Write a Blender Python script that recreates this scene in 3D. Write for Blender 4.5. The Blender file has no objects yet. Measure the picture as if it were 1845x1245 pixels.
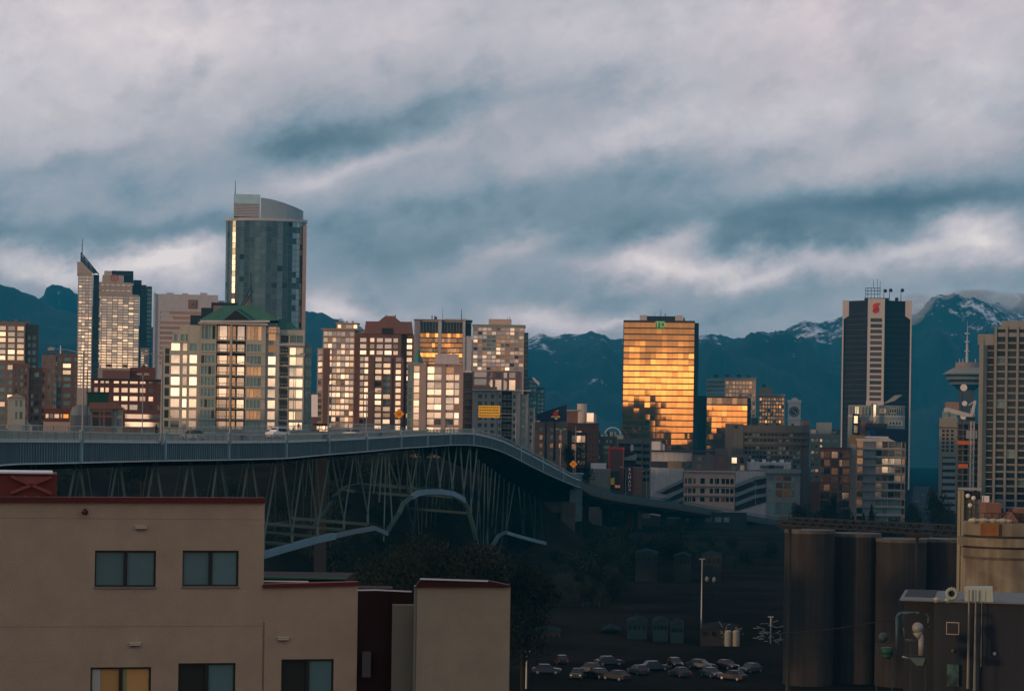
import bpy, bmesh, math, random
from mathutils import Vector, Matrix, noise as mn
random.seed(11)
scene = bpy.context.scene
C = scene.collection
PI = math.pi
rad = math.radians

# ------------------------------------------------------------------ camera
F = 4000.0            # focal length in photo pixels (photo 1845 x 1245)
CX, HY = 922.5, 787.6 # optical centre
ROLL = 0.0145
ZC = 36.0             # eye height above the low ground
cr, sr = math.cos(ROLL), math.sin(ROLL)
cam_d = bpy.data.cameras.new('camera')
cam = bpy.data.objects.new('camera', cam_d); C.objects.link(cam)
cam_d.sensor_width = 36.0
cam_d.lens = F/1845.0*36.0
cam_d.shift_y = (HY-622.5)/1845.0
cam_d.clip_start = 1.0; cam_d.clip_end = 30000.0
cam.matrix_world = Matrix(((cr,-sr,0,0),(0,0,-1,0),(sr,cr,0,ZC),(0,0,0,1)))
scene.camera = cam
scene.view_settings.view_transform = 'Standard'
scene.view_settings.look = 'None'
scene.view_settings.exposure = 0.38
scene.view_settings.gamma = 1.0
scene.cycles.max_bounces = 5
scene.cycles.diffuse_bounces = 2
scene.cycles.glossy_bounces = 3
scene.cycles.transmission_bounces = 2
scene.cycles.volume_bounces = 0
scene.cycles.caustics_reflective = False
scene.cycles.caustics_refractive = False
scene.cycles.sample_clamp_indirect = 4.0

def P(px, py, D):
    """photo pixel + distance -> point of the place"""
    u = (px-CX)/F; v = (HY-py)/F
    return Vector((D*(u*cr-v*sr), D, ZC+D*(u*sr+v*cr)))

# ------------------------------------------------------------------ sky
SUN_EL, SUN_AZ = 3.0, 235.0     # degrees; azimuth clockwise from the viewing direction (behind, to the left)
world = bpy.data.worlds.new("World"); scene.world = world
world.use_nodes = True
nt = world.node_tree; nt.nodes.clear()
class E:
    def __init__(s, k): s.k = k
    def _m(s, op, o=None, o2=None, clamp=False):
        n = nt.nodes.new('ShaderNodeMath'); n.operation = op; n.use_clamp = clamp
        for i, a in enumerate((s, o, o2)):
            if a is None: continue
            if isinstance(a, E): nt.links.new(a.k, n.inputs[i])
            else: n.inputs[i].default_value = a
        return E(n.outputs[0])
    def __add__(s, o): return s._m('ADD', o)
    def __sub__(s, o): return s._m('SUBTRACT', o)
    def __mul__(s, o): return s._m('MULTIPLY', o)
    def __truediv__(s, o): return s._m('DIVIDE', o)
    def exp(s): return s._m('EXPONENT')
    def clamp(s): return s._m('ADD', 0.0, clamp=True)
def ramp(fac, stops):
    n = nt.nodes.new('ShaderNodeValToRGB'); nt.links.new(fac.k, n.inputs[0])
    el = n.color_ramp.elements
    while len(el) > 1: el.remove(el[0])
    el[0].position = stops[0][0]; el[0].color = (*stops[0][1], 1)
    for p, c in stops[1:]:
        e = el.new(p); e.color = (*c, 1)
    return n.outputs[0]
def mix(a, b, fac=1.0, mode='MIX'):
    n = nt.nodes.new('ShaderNodeMix'); n.data_type = 'RGBA'; n.blend_type = mode
    for i, a_ in ((6, a), (7, b)):
        if isinstance(a_, tuple): n.inputs[i].default_value = (*a_, 1)
        else: nt.links.new(a_, n.inputs[i])
    if isinstance(fac, E): nt.links.new(fac.k, n.inputs[0])
    else: n.inputs[0].default_value = fac
    return n.outputs[2]
def wnoise(mapscale, rot=0.0, scale=1.0, detail=6.0, rough=0.55, loc=(0,0,0)):
    m = nt.nodes.new('ShaderNodeMapping'); m.inputs['Scale'].default_value = mapscale
    m.inputs['Location'].default_value = loc
    m2 = nt.nodes.new('ShaderNodeMapping'); m2.inputs['Rotation'].default_value = (0, rot, 0)
    nt.links.new(tc.outputs['Generated'], m2.inputs['Vector'])
    nt.links.new(m2.outputs[0], m.inputs['Vector'])
    n = nt.nodes.new('ShaderNodeTexNoise'); n.inputs['Scale'].default_value = scale
    n.inputs['Detail'].default_value = detail; n.inputs['Roughness'].default_value = rough
    nt.links.new(m.outputs[0], n.inputs['Vector'])
    return E(n.outputs[0])
tc = nt.nodes.new('ShaderNodeTexCoord')
sx = nt.nodes.new('ShaderNodeSeparateXYZ'); nt.links.new(tc.outputs['Generated'], sx.inputs[0])
dx, dy, dz = (E(sx.outputs[i]) for i in range(3))
az = dx._m('ARCTAN2', dy)*57.2958
el = dz._m('ARCSINE')*57.2958
wa = wnoise((10, 4, 15), 0.22, 1.0, 6.0, 0.62, (1.3, 0, 0.4))
wb = wnoise((10, 4, 15), 0.22, 1.0, 6.0, 0.62, (7.7, 2, 5.1))
azw = az + (wa-0.5)*4.5
elw = el + (wb-0.5)*2.6
K = 57.2958/F
def gauss(px, py, sxp, syp, w, rot=12.0):
    """a cloud mass at a sky direction; sizes in the same angular unit, rot in degrees"""
    a0 = (px-CX)*K; e0 = (HY+0.0145*(px-CX)-py)*K
    c, s = math.cos(rad(rot)), math.sin(rad(rot))
    a = azw-a0; e = elw-e0
    p = (a*(c/(sxp*K)) + e*(s/(sxp*K)))
    q = (e*(c/(syp*K)) - a*(s/(syp*K)))
    return ((p*p+q*q)*-0.7).exp()*w
t = (el*(1/11.5)).clamp()*0.27 + 0.36
for g in (
    (150,90,330,120,.22,5), (120,230,200,90,.10,5), (330,60,200,60,.06,0), (680,60,260,60,.08,10),
    (1420,70,420,90,.20,8), (1700,190,160,60,.20,10), (1300,240,300,40,.18,14), (1100,270,150,24,.10,14),
    (640,300,120,16,.20,18), (800,240,120,14,.10,18), (560,330,110,40,.14,10), (1560,300,200,36,.16,12),
    (200,475,170,22,.42,4), (330,490,90,40,.30,0), (60,500,80,20,.26,0),
    (590,555,55,26,.40,-10), (690,570,80,16,.18,0), (1000,578,85,20,.46,4), (1105,572,50,8,.20,25),
    (1215,425,46,26,.42,20), (1130,455,50,22,.34,10), (1250,478,190,18,.42,2), (930,440,60,20,.26,20), (880,470,80,20,.14,20),
    (1745,430,70,30,.44,10), (1690,470,120,20,.24,5), (1790,470,40,26,.2,0), (1500,480,120,20,.12,0), (1680,560,70,24,.10,10),
    (560,250,120,28,-.26,8), (700,215,170,22,-.14,10), (900,190,300,40,-.10,12), (760,370,220,30,-.10,10),
    (1050,340,300,34,-.16,8), (1350,395,330,34,-.34,4), (1720,375,190,28,-.32,10), (1480,435,180,14,-.16,0),
    (180,435,260,24,-.24,3), (420,430,120,20,-.12,0), (250,330,200,40,-.05,5),
    (1600,180,70,60,-.16,30), (720,455,180,34,-.18,6), (1500,530,260,20,-.08,0), (1240,270,90,24,-.10,20), (230,265,60,18,-.12,20), (340,130,14,26,-.14,0), (110,320,70,18,-.12,14)):
    t = t + gauss(*g)
n1 = wnoise((9, 4, 12), 0.28, 1.0, 10.0, 0.62)
n2 = wnoise((26, 10, 40), 0.3, 1.0, 8.0, 0.62, (3, 1, 2))
n4 = wnoise((60, 26, 80), 0.2, 1.0, 6.0, 0.6, (5, 6, 7))
bil = ((n2-0.5)._m('ABSOLUTE'))*-1.6+0.16
t = t + (n1-0.5)*0.50 + (n2-0.5)*0.26 + (n4-0.5)*0.18 + bil*0.22
cloud = ramp(t, [(0.0,(.060,.090,.125)), (.22,(.130,.168,.212)), (.40,(.225,.268,.325)), (.58,(.365,.360,.405)), (.76,(.53,.485,.525)), (.9,(.68,.61,.62)), (1.0,(.84,.75,.73))])
# pinkish light in the clouds towards the right and low down
n3 = wnoise((5, 3, 14), 0.2, 1.0, 3.0, 0.5, (11, 4, 8))
pk = (((az+4.0)*0.06).clamp()*0.8 + 0.2)*((n3-0.38)*4.0).clamp()
cloud = mix(cloud, (1.16,0.95,0.90), pk*0.5, 'MULTIPLY')
# the blue of the sky where the cover is thin
sky = nt.nodes.new('ShaderNodeTexSky'); sky.sky_type = 'NISHITA'
sky.sun_disc = False; sky.sun_elevation = rad(SUN_EL); sky.sun_rotation = rad(SUN_AZ)
sky.air_density = 1.0; sky.dust_density = 1.0
skc = mix(sky.outputs[0], (0.10,0.10,0.10), 1.0, 'MULTIPLY')
thin = ((n2-0.60)*3.0).clamp()*0.35 + 0.04
col = mix(cloud, skc, thin)
# sunset glow in the gap under the clouds, opposite the viewing direction
back = (dy*-6.0).clamp()
baz = (dx*-1.0)._m('ARCTAN2', dy*-1.0)*57.2958
gn = wnoise((9, 9, 150), 0.0, 1.0, 5.0, 0.65, (2, 2, 2))
bandn = ((gn-0.5)*2.4+1.0)._m('MAXIMUM', 0.15)
ga = ((baz*baz)*(-1/(34.0**2))).exp()*back
def band_(c, s):
    e = el-c
    return ((e*e)*(-1/(s**2))).exp()*ga
core = band_(1.55, 0.50)*bandn
mid = band_(0.4, 1.42)*((bandn-1.0)*0.35+1.0)
wide = band_(2.0, 5.0)
cc = nt.nodes.new('ShaderNodeCombineXYZ')
for i, (a, b, c) in enumerate(((2.3,1.02,.38),(1.75,.66,.26),(1.2,.40,.18))):
    nt.links.new((core*a+mid*b+wide*c).k, cc.inputs[i])
col = mix(col, (1.03, 1.0, 0.99), 1.0, 'MULTIPLY')
dark_back = mix(col, (0.72,0.76,0.82), back, 'MULTIPLY')
col = mix(dark_back, cc.outputs[0], 1.0, 'ADD')
bg = nt.nodes.new('ShaderNodeBackground'); nt.links.new(col, bg.inputs[0]); bg.inputs[1].default_value = 1.0
wo = nt.nodes.new('ShaderNodeOutputWorld'); nt.links.new(bg.outputs[0], wo.inputs[0])
world.cycles.sampling_method = 'MANUAL'; world.cycles.sample_map_resolution = 512

# ------------------------------------------------------------------ sun (very low, behind the viewpoint)
sd = bpy.data.lights.new('sun', 'SUN'); sd.energy = 1.7; sd.angle = rad(3.0); sd.color = (1.0, 0.55, 0.28)
so = bpy.data.objects.new('sun', sd); C.objects.link(so)
_s = Vector((math.sin(rad(SUN_AZ))*math.cos(rad(SUN_EL)), math.cos(rad(SUN_AZ))*math.cos(rad(SUN_EL)), math.sin(rad(SUN_EL))))
so.rotation_euler = _s.to_track_quat('Z', 'Y').to_euler()

# ------------------------------------------------------------------ helpers
class MB:
    def __init__(s): s.v=[]; s.f=[]; s.m=[]
    def add(s, vs, fs, mi=0):
        b=len(s.v); s.v+= [tuple(v) for v in vs]; s.f+=[tuple(b+i for i in f) for f in fs]; s.m+=[mi]*len(fs)
    def box(s, x0,x1,y0,y1,z0,z1, mi=0):
        s.add([(x0,y0,z0),(x1,y0,z0),(x1,y1,z0),(x0,y1,z0),(x0,y0,z1),(x1,y0,z1),(x1,y1,z1),(x0,y1,z1)],
              [(0,3,2,1),(4,5,6,7),(0,1,5,4),(1,2,6,5),(2,3,7,6),(3,0,4,7)], mi)
    def beam(s, a, b, w, h=None, mi=0, up=(0,0,1)):
        a=Vector(a); b=Vector(b); h = w if h is None else h
        d=(b-a); 
        if d.length<1e-6: return
        d.normalize(); u=Vector(up)
        if abs(d.dot(u))>.98: u=Vector((0,1,0))
        r=d.cross(u).normalized(); u=r.cross(d).normalized()
        vs=[]
        for p in (a,b):
            for (i,j) in ((-1,-1),(1,-1),(1,1),(-1,1)): vs.append(p+r*(i*w/2)+u*(j*h/2))
        s.add(vs,[(0,1,2,3),(7,6,5,4),(0,4,5,1),(1,5,6,2),(2,6,7,3),(3,7,4,0)],mi)
    def tube(s, a, b, r0, r1=None, n=8, mi=0, caps=True):
        a=Vector(a); b=Vector(b); r1=r0 if r1 is None else r1
        d=(b-a).normalized(); u=Vector((0,0,1)) if abs(d.z)<.95 else Vector((1,0,0))
        r=d.cross(u).normalized(); u=r.cross(d)
        vs=[]
        for p,q in ((a,r0),(b,r1)):
            for i in range(n):
                t=2*PI*i/n; vs.append(p+r*(math.cos(t)*q)+u*(math.sin(t)*q))
        fs=[(i,i+n,(i+1)%n+n,(i+1)%n) for i in range(n)]
        if caps: fs+= [tuple(range(n)), tuple(range(2*n-1,n-1,-1))]
        s.add(vs,fs,mi)
    def prism(s, pts, y0, y1, mi=0):
        """pts: (x,z) outline in the facade plane, extruded along y"""
        n=len(pts); vs=[(x,y0,z) for x,z in pts]+[(x,y1,z) for x,z in pts]
        s.add(vs,[tuple(range(n)),tuple(range(2*n-1,n-1,-1))]+[(i,(i+1)%n,(i+1)%n+n,i+n)[::-1] for i in range(n)],mi)
    def plan(s, pts, z0, z1, mi=0, cap=True):
        n=len(pts); vs=[(x,y,z0) for x,y in pts]+[(x,y,z1) for x,y in pts]
        fs=[(i,(i+1)%n,(i+1)%n+n,i+n) for i in range(n)]
        if cap: fs+=[tuple(range(n-1,-1,-1)),tuple(range(n,2*n))]
        s.add(vs,fs,mi)
    def sphere(s, c, r, n=10, mi=0, sz=1.0):
        c=Vector(c); m=n//2; vs=[]; fs=[]
        for j in range(m+1):
            a=PI*j/m
            for i in range(n):
                t=2*PI*i/n; vs.append((c.x+r*math.sin(a)*math.cos(t), c.y+r*math.sin(a)*math.sin(t), c.z+r*sz*math.cos(a)))
        for j in range(m):
            for i in range(n):
                fs.append((j*n+i,(j+1)*n+i,(j+1)*n+(i+1)%n,j*n+(i+1)%n))
        s.add(vs,fs,mi)
    def build(s, name, mats, parent=None, smooth=False):
        me=bpy.data.meshes.new(name); me.from_pydata(s.v,[],s.f)
        if not isinstance(mats,(list,tuple)): mats=[mats]
        for m in mats: me.materials.append(m)
        if len(mats)>1: me.polygons.foreach_set('material_index', s.m)
        if smooth: me.polygons.foreach_set('use_smooth',[True]*len(s.f))
        me.update()
        if s.fix:
            bm=bmesh.new(); bm.from_mesh(me); bmesh.ops.recalc_face_normals(bm, faces=bm.faces); bm.to_mesh(me); bm.free()
        o=bpy.data.objects.new(name, me); C.objects.link(o)
        if parent: o.parent=parent
        return o
    fix=True
def tag(o, label=None, cat=None, group=None, kind=None):
    if label: o['label']=label
    if cat: o['category']=cat
    if group: o['group']=group
    if kind: o['kind']=kind
    return o
def empty(name, loc, rz=0.0, label=None, cat=None, group=None):
    o=bpy.data.objects.new(name,None); C.objects.link(o); o.location=loc; o.rotation_euler=(0,0,rz); o.empty_display_size=.5
    return tag(o,label,cat,group)
def dup(root, loc=None, rz=None, label=None):
    r=root.copy(); C.objects.link(r)
    if loc is not None: r.location=loc
    if rz is not None: r.rotation_euler=(0,0,rz)
    if label: r['label']=label
    for ch in list(root.children):
        c=ch.copy(); C.objects.link(c); c.parent=r
        for g in list(ch.children):
            d=g.copy(); C.objects.link(d); d.parent=c
    return r

# ------------------------------------------------------------------ materials
MATS={}
def mat(name, col, rough=.8, metal=0.0, var=.12, scale=.35, streak=0.0, bump=0.0, bscale=8.0, spec=.18, rnd=0.0, rndrough=0.0, wavy=0.0, col2=None, emit=None, es=0.0, vscale=(1,1,1)):
    if name in MATS: return MATS[name]
    m=bpy.data.materials.new(name); m.use_nodes=True; t=m.node_tree; b=t.nodes['Principled BSDF']
    L=t.links.new; N=t.nodes.new
    b.inputs['Roughness'].default_value=rough; b.inputs['Metallic'].default_value=metal
    b.inputs['Specular IOR Level'].default_value=spec
    tcn=N('ShaderNodeTexCoord'); mp=N('ShaderNodeMapping'); mp.inputs['Scale'].default_value=vscale
    L(tcn.outputs['Object'],mp.inputs[0])
    src=None
    rgb=N('ShaderNodeRGB'); rgb.outputs[0].default_value=(*col,1); src=rgb.outputs[0]
    def mul(a, fac, lo, hi):
        r=N('ShaderNodeMapRange'); r.inputs[3].default_value=lo; r.inputs[4].default_value=hi; L(fac,r.inputs[0])
        x=N('ShaderNodeMix'); x.data_type='RGBA'; x.blend_type='MULTIPLY'; x.inputs[0].default_value=1
        L(a,x.inputs[6]); L(r.outputs[0],x.inputs[7]); return x.outputs[2]
    if col2 is not None:
        nz=N('ShaderNodeTexNoise'); nz.inputs['Scale'].default_value=scale*.7; nz.inputs['Detail'].default_value=6; L(mp.outputs[0],nz.inputs[0])
        rr=N('ShaderNodeMapRange'); rr.inputs[1].default_value=.42; rr.inputs[2].default_value=.6; L(nz.outputs[0],rr.inputs[0])
        x=N('ShaderNodeMix'); x.data_type='RGBA'; L(rr.outputs[0],x.inputs[0]); L(src,x.inputs[6]); x.inputs[7].default_value=(*col2,1); src=x.outputs[2]
    if var:
        nz=N('ShaderNodeTexNoise'); nz.inputs['Scale'].default_value=scale; nz.inputs['Detail'].default_value=8; nz.inputs['Roughness'].default_value=.65
        L(mp.outputs[0],nz.inputs[0]); src=mul(src,nz.outputs[0],1-var*2.2,1+var*2.2)
    if streak:
        m2=N('ShaderNodeMapping'); m2.inputs['Scale'].default_value=(1.2,1.2,.06); L(tcn.outputs['Object'],m2.inputs[0])
        nz=N('ShaderNodeTexNoise'); nz.inputs['Scale'].default_value=1.0; nz.inputs['Detail'].default_value=7; L(m2.outputs[0],nz.inputs[0])
        src=mul(src,nz.outputs[0],1-streak*2,1+streak*2)
    if rnd:
        oi=N('ShaderNodeObjectInfo'); src=mul(src,oi.outputs['Random'],1-rnd,1+rnd*.4)
    L(src,b.inputs['Base Color'])
    if rndrough:
        oi=N('ShaderNodeObjectInfo'); r=N('ShaderNodeMapRange'); r.inputs[3].default_value=rough; r.inputs[4].default_value=rough+rndrough
        L(oi.outputs['Random'],r.inputs[0]); L(r.outputs[0],b.inputs['Roughness'])
    if bump or wavy:
        nz=N('ShaderNodeTexNoise'); nz.inputs['Scale'].default_value=bscale; nz.inputs['Detail'].default_value=2 if wavy else 6
        gm=N('ShaderNodeNewGeometry') if wavy else tcn
        L(gm.outputs['Position'] if wavy else tcn.outputs['Object'],nz.inputs[0])
        bp=N('ShaderNodeBump'); bp.inputs['Strength'].default_value=1.0; bp.inputs['Distance'].default_value=wavy or bump
        L(nz.outputs[0],bp.inputs['Height']); L(bp.outputs[0],b.inputs['Normal'])
    if emit:
        b.inputs['Emission Color'].default_value=(*emit,1); b.inputs['Emission Strength'].default_value=es
    MATS[name]=m; return m
# glass: coated panes, reflective; each pane a little different
gw=mat('glass_silver',(.52,.44,.37),.04,1.0,var=.15,scale=1.2,rnd=.6,wavy=.0015,bscale=.6)
gw2=mat('glass_champagne',(.62,.52,.40),.06,1.0,var=.15,scale=.6,rnd=.55,wavy=.002,bscale=.6)
gg=mat('glass_gold',(.62,.27,.070),.025,1.0,var=.12,scale=.4,rnd=.14,wavy=.0006,bscale=.6)
gt=mat('glass_teal',(.12,.215,.20),.2,.15,spec=.3,var=.15,rnd=.5,wavy=.01,bscale=.5)
gd=mat('glass_dark',(.016,.024,.026),.10,.0,spec=.12,var=.1,rnd=.4,wavy=.005,bscale=.5)
gb=mat('glass_bronze',(.33,.20,.11),.12,.9,var=.2,rnd=.6,wavy=.006,bscale=.5)
gtw=mat('glass_tower',(.075,.105,.105),.20,.6,var=.25,scale=.12,rnd=.55,wavy=.008,bscale=.25,spec=.4)
gblind=mat('glass_with_blinds',(.10,.19,.19),.25,.0,var=.08,rnd=.25,scale=1.0)
gcurt=mat('glass_with_orange_curtain',(.50,.28,.09),.4,.0,var=.12,rnd=.2)
UB=None
def unit_pane(m):
    key='unit_'+m.name
    if key in MATS: return MATS[key]
    b=MB(); b.box(-.5,.5,-.5,.5,-.5,.5); o=b.build('window',m); me=o.data; bpy.data.objects.remove(o); MATS[key]=me; return me

def cs(a,b,n,w=.7,off=0.0):
    """n window columns evenly spread from a to b, each filling the share w of its bay"""
    p=(b-a)/n; return [(a+p*(i+.5-w/2)+off,a+p*(i+.5+w/2)+off) for i in range(n)]
rs=cs
class Bld:
    def __init__(s,name,label,cat,px0,px1,D,ym=700,yaw=0.0,wall=None,group=None,zb=0.0,tilt=.35,fixed=False):
        s.D=D; s.ym=ym; s.pc=(px0+px1)/2; s.s=D/F
        o=P(s.pc,ym,D); s.X=o.x; s.zb=zb; s.yaw=rad(yaw) if fixed else rad(yaw*.3)-math.atan2(o.x,D)   # fronts look across the water to the viewpoint
        s.o=empty(name,(o.x,D,zb),s.yaw,label,cat,group)
        s.w=MB(); s.wm=[wall]; s.panes=[]; s.glz=MB(); s.tilt=tilt; s.bal=[]
        s.n=Vector((math.sin(s.yaw),-math.cos(s.yaw),0)); s.ax=Vector((math.cos(s.yaw),math.sin(s.yaw),0))
    def hit(s,px,py):
        d=P(px,py,1.0)-Vector((0,0,ZC)); o=Vector((s.X,s.D,0)); 
        k=(o-Vector((0,0,0))).dot(s.n)/(d.x*s.n.x+d.y*s.n.y)
        q=Vector((d.x*k,d.y*k,ZC+d.z*k)); return ((q-o).dot(s.ax), q.z-s.zb)
    def lx(s,px): return s.hit(px,s.ym)[0]
    def lz(s,py,px=None):
        D=s.D; return ZC+((HY-py)*D/F+s.X*sr)/cr-s.zb
    def mi(s,m):
        if m is None: return 0
        if m not in s.wm: s.wm.append(m)
        return s.wm.index(m)
    def blk(s,px0,px1,yt,yb=None,y0=0.0,depth=20.0,cols=None,rows=None,glass=gw,wall=None,rel=.35,side=None,trim=0.0,skip=0.0,span=None):
        x0,x1=s.lx(px0),s.lx(px1); z1=s.lz(yt); z0=0.0 if yb is None else s.lz(yb); mi=s.mi(wall)
        if not cols: s.w.box(x0,x1,y0,y0+depth,z0,z1,mi); 
        else:
            s.w.box(x0,x1,y0+rel,y0+depth,z0,z1,mi)
            cx=[(s.lx(a),s.lx(b)) for a,b in cols]; rz=[(s.lz(b),s.lz(a)) for a,b in rows]; rz.sort(); cx.sort()
            zz=z0; ms=s.mi(span) if span else mi
            for (a,b) in rz:
                if a>zz+.01: s.w.box(x0,x1,y0,y0+rel-.01,zz,a,ms)
                zz=b; xx=x0
                for (c,d) in cx:
                    if c>xx+.01: s.w.box(xx,c,y0+.03,y0+rel-.01,a,b,mi)
                    xx=d
                if x1>xx+.01: s.w.box(xx,x1,y0+.03,y0+rel-.01,a,b,mi)
            if z1>zz+.01: s.w.box(x0,x1,y0,y0+rel-.01,zz,z1,mi)
            for i,(c,d) in enumerate(cx):
                for j,(a,b) in enumerate(rz):
                    if skip and random.random()<skip: continue
                    g=glass(i,len(rz)-1-j) if callable(glass) else glass
                    if g is None:
                        s.w.box(c,d,y0+.05,y0+rel-.01,a,b,mi); continue
                    if g is gw and random.random()<.13: g=gw2
                    s.panes.append(((c+d)/2,y0+rel-.06,(a+b)/2,d-c,b-a,g))
        if side is not None and rows:
            for (a,b) in rows:
                za,zb_=s.lz(b),s.lz(a)
                for xs,dr in ((x0,-1),(x1,1)):
                    nb=max(1,int(depth/6)); 
                    for k in range(nb):
                        ya=y0+rel+depth*(k+.12)/nb; yb_=y0+depth*(k+.80)/nb
                        s.glz.box(min(xs,xs+dr*.05),max(xs,xs+dr*.05),ya,yb_,za,zb_)
            s.glzm=side
        return x0,x1,z0,z1
    def poly(s,pts,y0,depth,m=None,name=None):
        q=[s.hit(a,b) for a,b in pts]
        if name: 
            b=MB(); b.prism(q,y0,y0+depth); return b.build(name,m,s.o)
        s.w.prism(q,y0,y0+depth,s.mi(m))
    def pane(s,px0,px1,yt,yb,y,g):
        x0,x1=s.lx(px0),s.lx(px1); z1=s.lz(yt); z0=s.lz(yb)
        s.panes.append(((x0+x1)/2,y,(z0+z1)/2,x1-x0,z1-z0,g))
    def balcony(s,px0,px1,ys,y0=0.0,dep=1.5,h=1.05,m=None,rail=None):
        for y in ys:
            x0,x1,z=s.lx(px0),s.lx(px1),s.lz(y)
            b=MB(); b.box(x0,x1,y0-dep,y0-.01,z-.2,z)
            b.box(x0,x1,y0-dep,y0-dep+.06,z+h-.08,z+h,1)
            n=max(2,int((x1-x0)/.9))
            for k in range(n+1):
                xx=x0+.03+(x1-x0-.06)*k/n; b.box(xx-.03,xx+.03,y0-dep+.01,y0-dep+.05,z,z+h-.08,1)
            s.bal.append((b,[m or s.wm[0], rail or s.wm[0]]))
    def roofcyl(s,px,r,yt,yb,yc,m,name='roof_drum',n=20):
        b=MB(); x=s.lx(px); rr=r*s.s; b.tube((x,yc,s.lz(yb)),(x,yc,s.lz(yt)),rr,rr,n); return b.build(name,m,s.o)
    def mast(s,px,yt,yb,y=2.0,r=.12,m=None,name='mast'):
        b=MB(); x=s.lx(px); b.tube((x,y,s.lz(yb)),(x,y,s.lz(yt)),r,r*.5,6); return b.build(name,m,s.o)
    def gear(s,px0,px1,yt,n=3,y=6.0,h=6,m=None):
        for i in range(n):
            a=px0+(px1-px0)*(i+random.uniform(.1,.4))/n; w=(px1-px0)/n*random.uniform(.2,.45)
            b=MB(); x0,x1=s.lx(a),s.lx(a+w); z=s.lz(yt); hh=random.uniform(.4,1)*h*s.s
            b.box(x0,x1,y,y+random.uniform(2,4),z-.02,z+hh); b.box(x0+.1,x0+(x1-x0)*.4,y-.3,y-.01,z,z+hh*.6)
            b.build('roof_unit',m or s.wm[0],s.o)
    def text(s,body,px,py,hpx,y,m,ext=.05,name='lettering',align='CENTER',vert=False):
        x,z=s.hit(px,py); cu=bpy.data.curves.new(name,'FONT'); cu.body='\n'.join(body) if vert else body
        cu.size=hpx*s.s*1.4; cu.align_x=align; cu.align_y='CENTER'; cu.extrude=ext; cu.materials.append(m)
        to=bpy.data.objects.new(name,cu); me=bpy.data.meshes.new_from_object(to); bpy.data.objects.remove(to)
        o=bpy.data.objects.new(name,me); C.objects.link(o); o.parent=s.o; o.location=(x,y,z); o.rotation_euler=(PI/2,0,0); return o
    def done(s):
        if s.w.v: s.w.build('wall',s.wm,s.o)
        for k in range(min(60,len(s.glz.f)//6)):
            b=MB(); b.add(s.glz.v[k*8:k*8+8],[(0,3,2,1),(4,5,6,7),(0,1,5,4),(1,2,6,5),(2,3,7,6),(3,0,4,7)]); b.build('side_window',s.glzm,s.o)
        ps=sorted(s.panes,key=lambda p:-p[3]*p[4])
        rest={}
        for k,(x,y,z,w,h,g) in enumerate(ps):
            if k<100:
                o=bpy.data.objects.new('window',unit_pane(g)); C.objects.link(o); o.parent=s.o
                o.location=(x,y,z); o.scale=(w,.06,h); o.rotation_euler=(rad(random.gauss(0,s.tilt)),0,rad(random.gauss(0,s.tilt)))
            else:
                a=random.gauss(0,s.tilt)*.0175*h/2; c=random.gauss(0,s.tilt)*.0175*w/2; rest.setdefault(g.name,MB()).add([(x+i*w/2,y+(-.03 if j<0 else .03)+c*i+a*k_,z+k_*h/2) for k_ in (-1,1) for (i,j) in ((-1,-1),(1,-1),(1,1),(-1,1))],[(0,3,2,1),(4,5,6,7),(0,1,5,4),(1,2,6,5),(2,3,7,6),(3,0,4,7)])
        if rest:
            allb=MB(); ms=[]
            for nme,b in rest.items():
                ms.append(MATS[nme]); allb.add(b.v,b.f,len(ms)-1)
            o=allb.build('windows',ms,s.o); o['kind']='stuff'
        for k,(b,mm) in enumerate(s.bal):
            b.build('balcony',mm,s.o)
        return s.o
# ------------------------------------------------------------------ land
def sstep(a,b,x):
    t=max(0,min(1,(x-a)/(b-a))); return t*t*(3-2*t)
def ground_h(x,y):
    """low ground by the water, a wooded bank carrying the far bridge end, the hill towards the right kept low"""
    hill=42*math.exp(-(((x+54)/24)**2+((y-20)/42)**2)**2)   # unseen mound added left of the viewpoint to keep the near houses in shade
    if y<=200: return hill
    px=CX+F*x/max(y,1)
    y0=max(500,min(700,500+(px-721)*.6)); bank=sstep(y0,y0+80,y)*sstep(-1090,-1010,-px)*(1-0.75*sstep(800,1500,y))
    h=29*bank + 1.2*mn.noise((x*.02,y*.02,0))*sstep(300,420,y)*sstep(900,700,y)
    return max(h,0) if y>250 else 0.0
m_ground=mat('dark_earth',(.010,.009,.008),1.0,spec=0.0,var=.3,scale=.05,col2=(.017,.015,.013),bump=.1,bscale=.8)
gbm=MB(); ys=[-400,-300,-220]+[-180+i*15 for i in range(12)]+[0]+[i*20 for i in range(1,50)]+[1000+i*100 for i in range(1,23)]
NX=90
for y in ys:
    hw=max(700,abs(y)*1.2+400)
    for i in range(NX+1):
        x=(i/NX*2-1)*hw; gbm.v.append((x,y,ground_h(x,y)))
for j in range(len(ys)-1):
    for i in range(NX):
        a=j*(NX+1)+i; gbm.f.append((a,a+1,a+NX+2,a+NX+1)); gbm.m.append(0)
MB.fix=False
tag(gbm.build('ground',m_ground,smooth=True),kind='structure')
MB.fix=True
# inlet water beyond downtown
wb_=MB(); wb_.v=[(-3500,1900,.5),(3500,1900,.5),(3500,3190,.5),(-3500,3190,.5)]; wb_.f=[(0,1,2,3)]; wb_.m=[0]
tag(wb_.build('water',mat('inlet_water',(.006,.02,.028),.9,spec=0.0,var=0,wavy=.02,bscale=.05)),kind='structure')
# street running away between the towers on the right
st=MB(); q=[P(1640,800,700),P(1668,800,700),P(1668,800,1880),P(1640,800,1880)]
st.v=[(p.x,p.y,.06) for p in (P(1630,800,640),P(1694,800,640),P(1676,800,1850),P(1648,800,1850))]; st.f=[(0,1,2,3)]; st.m=[0]
tag(st.build('road',mat('asphalt',(.03,.035,.045),.9,spec=0.0,var=.2)),kind='structure')

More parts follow.
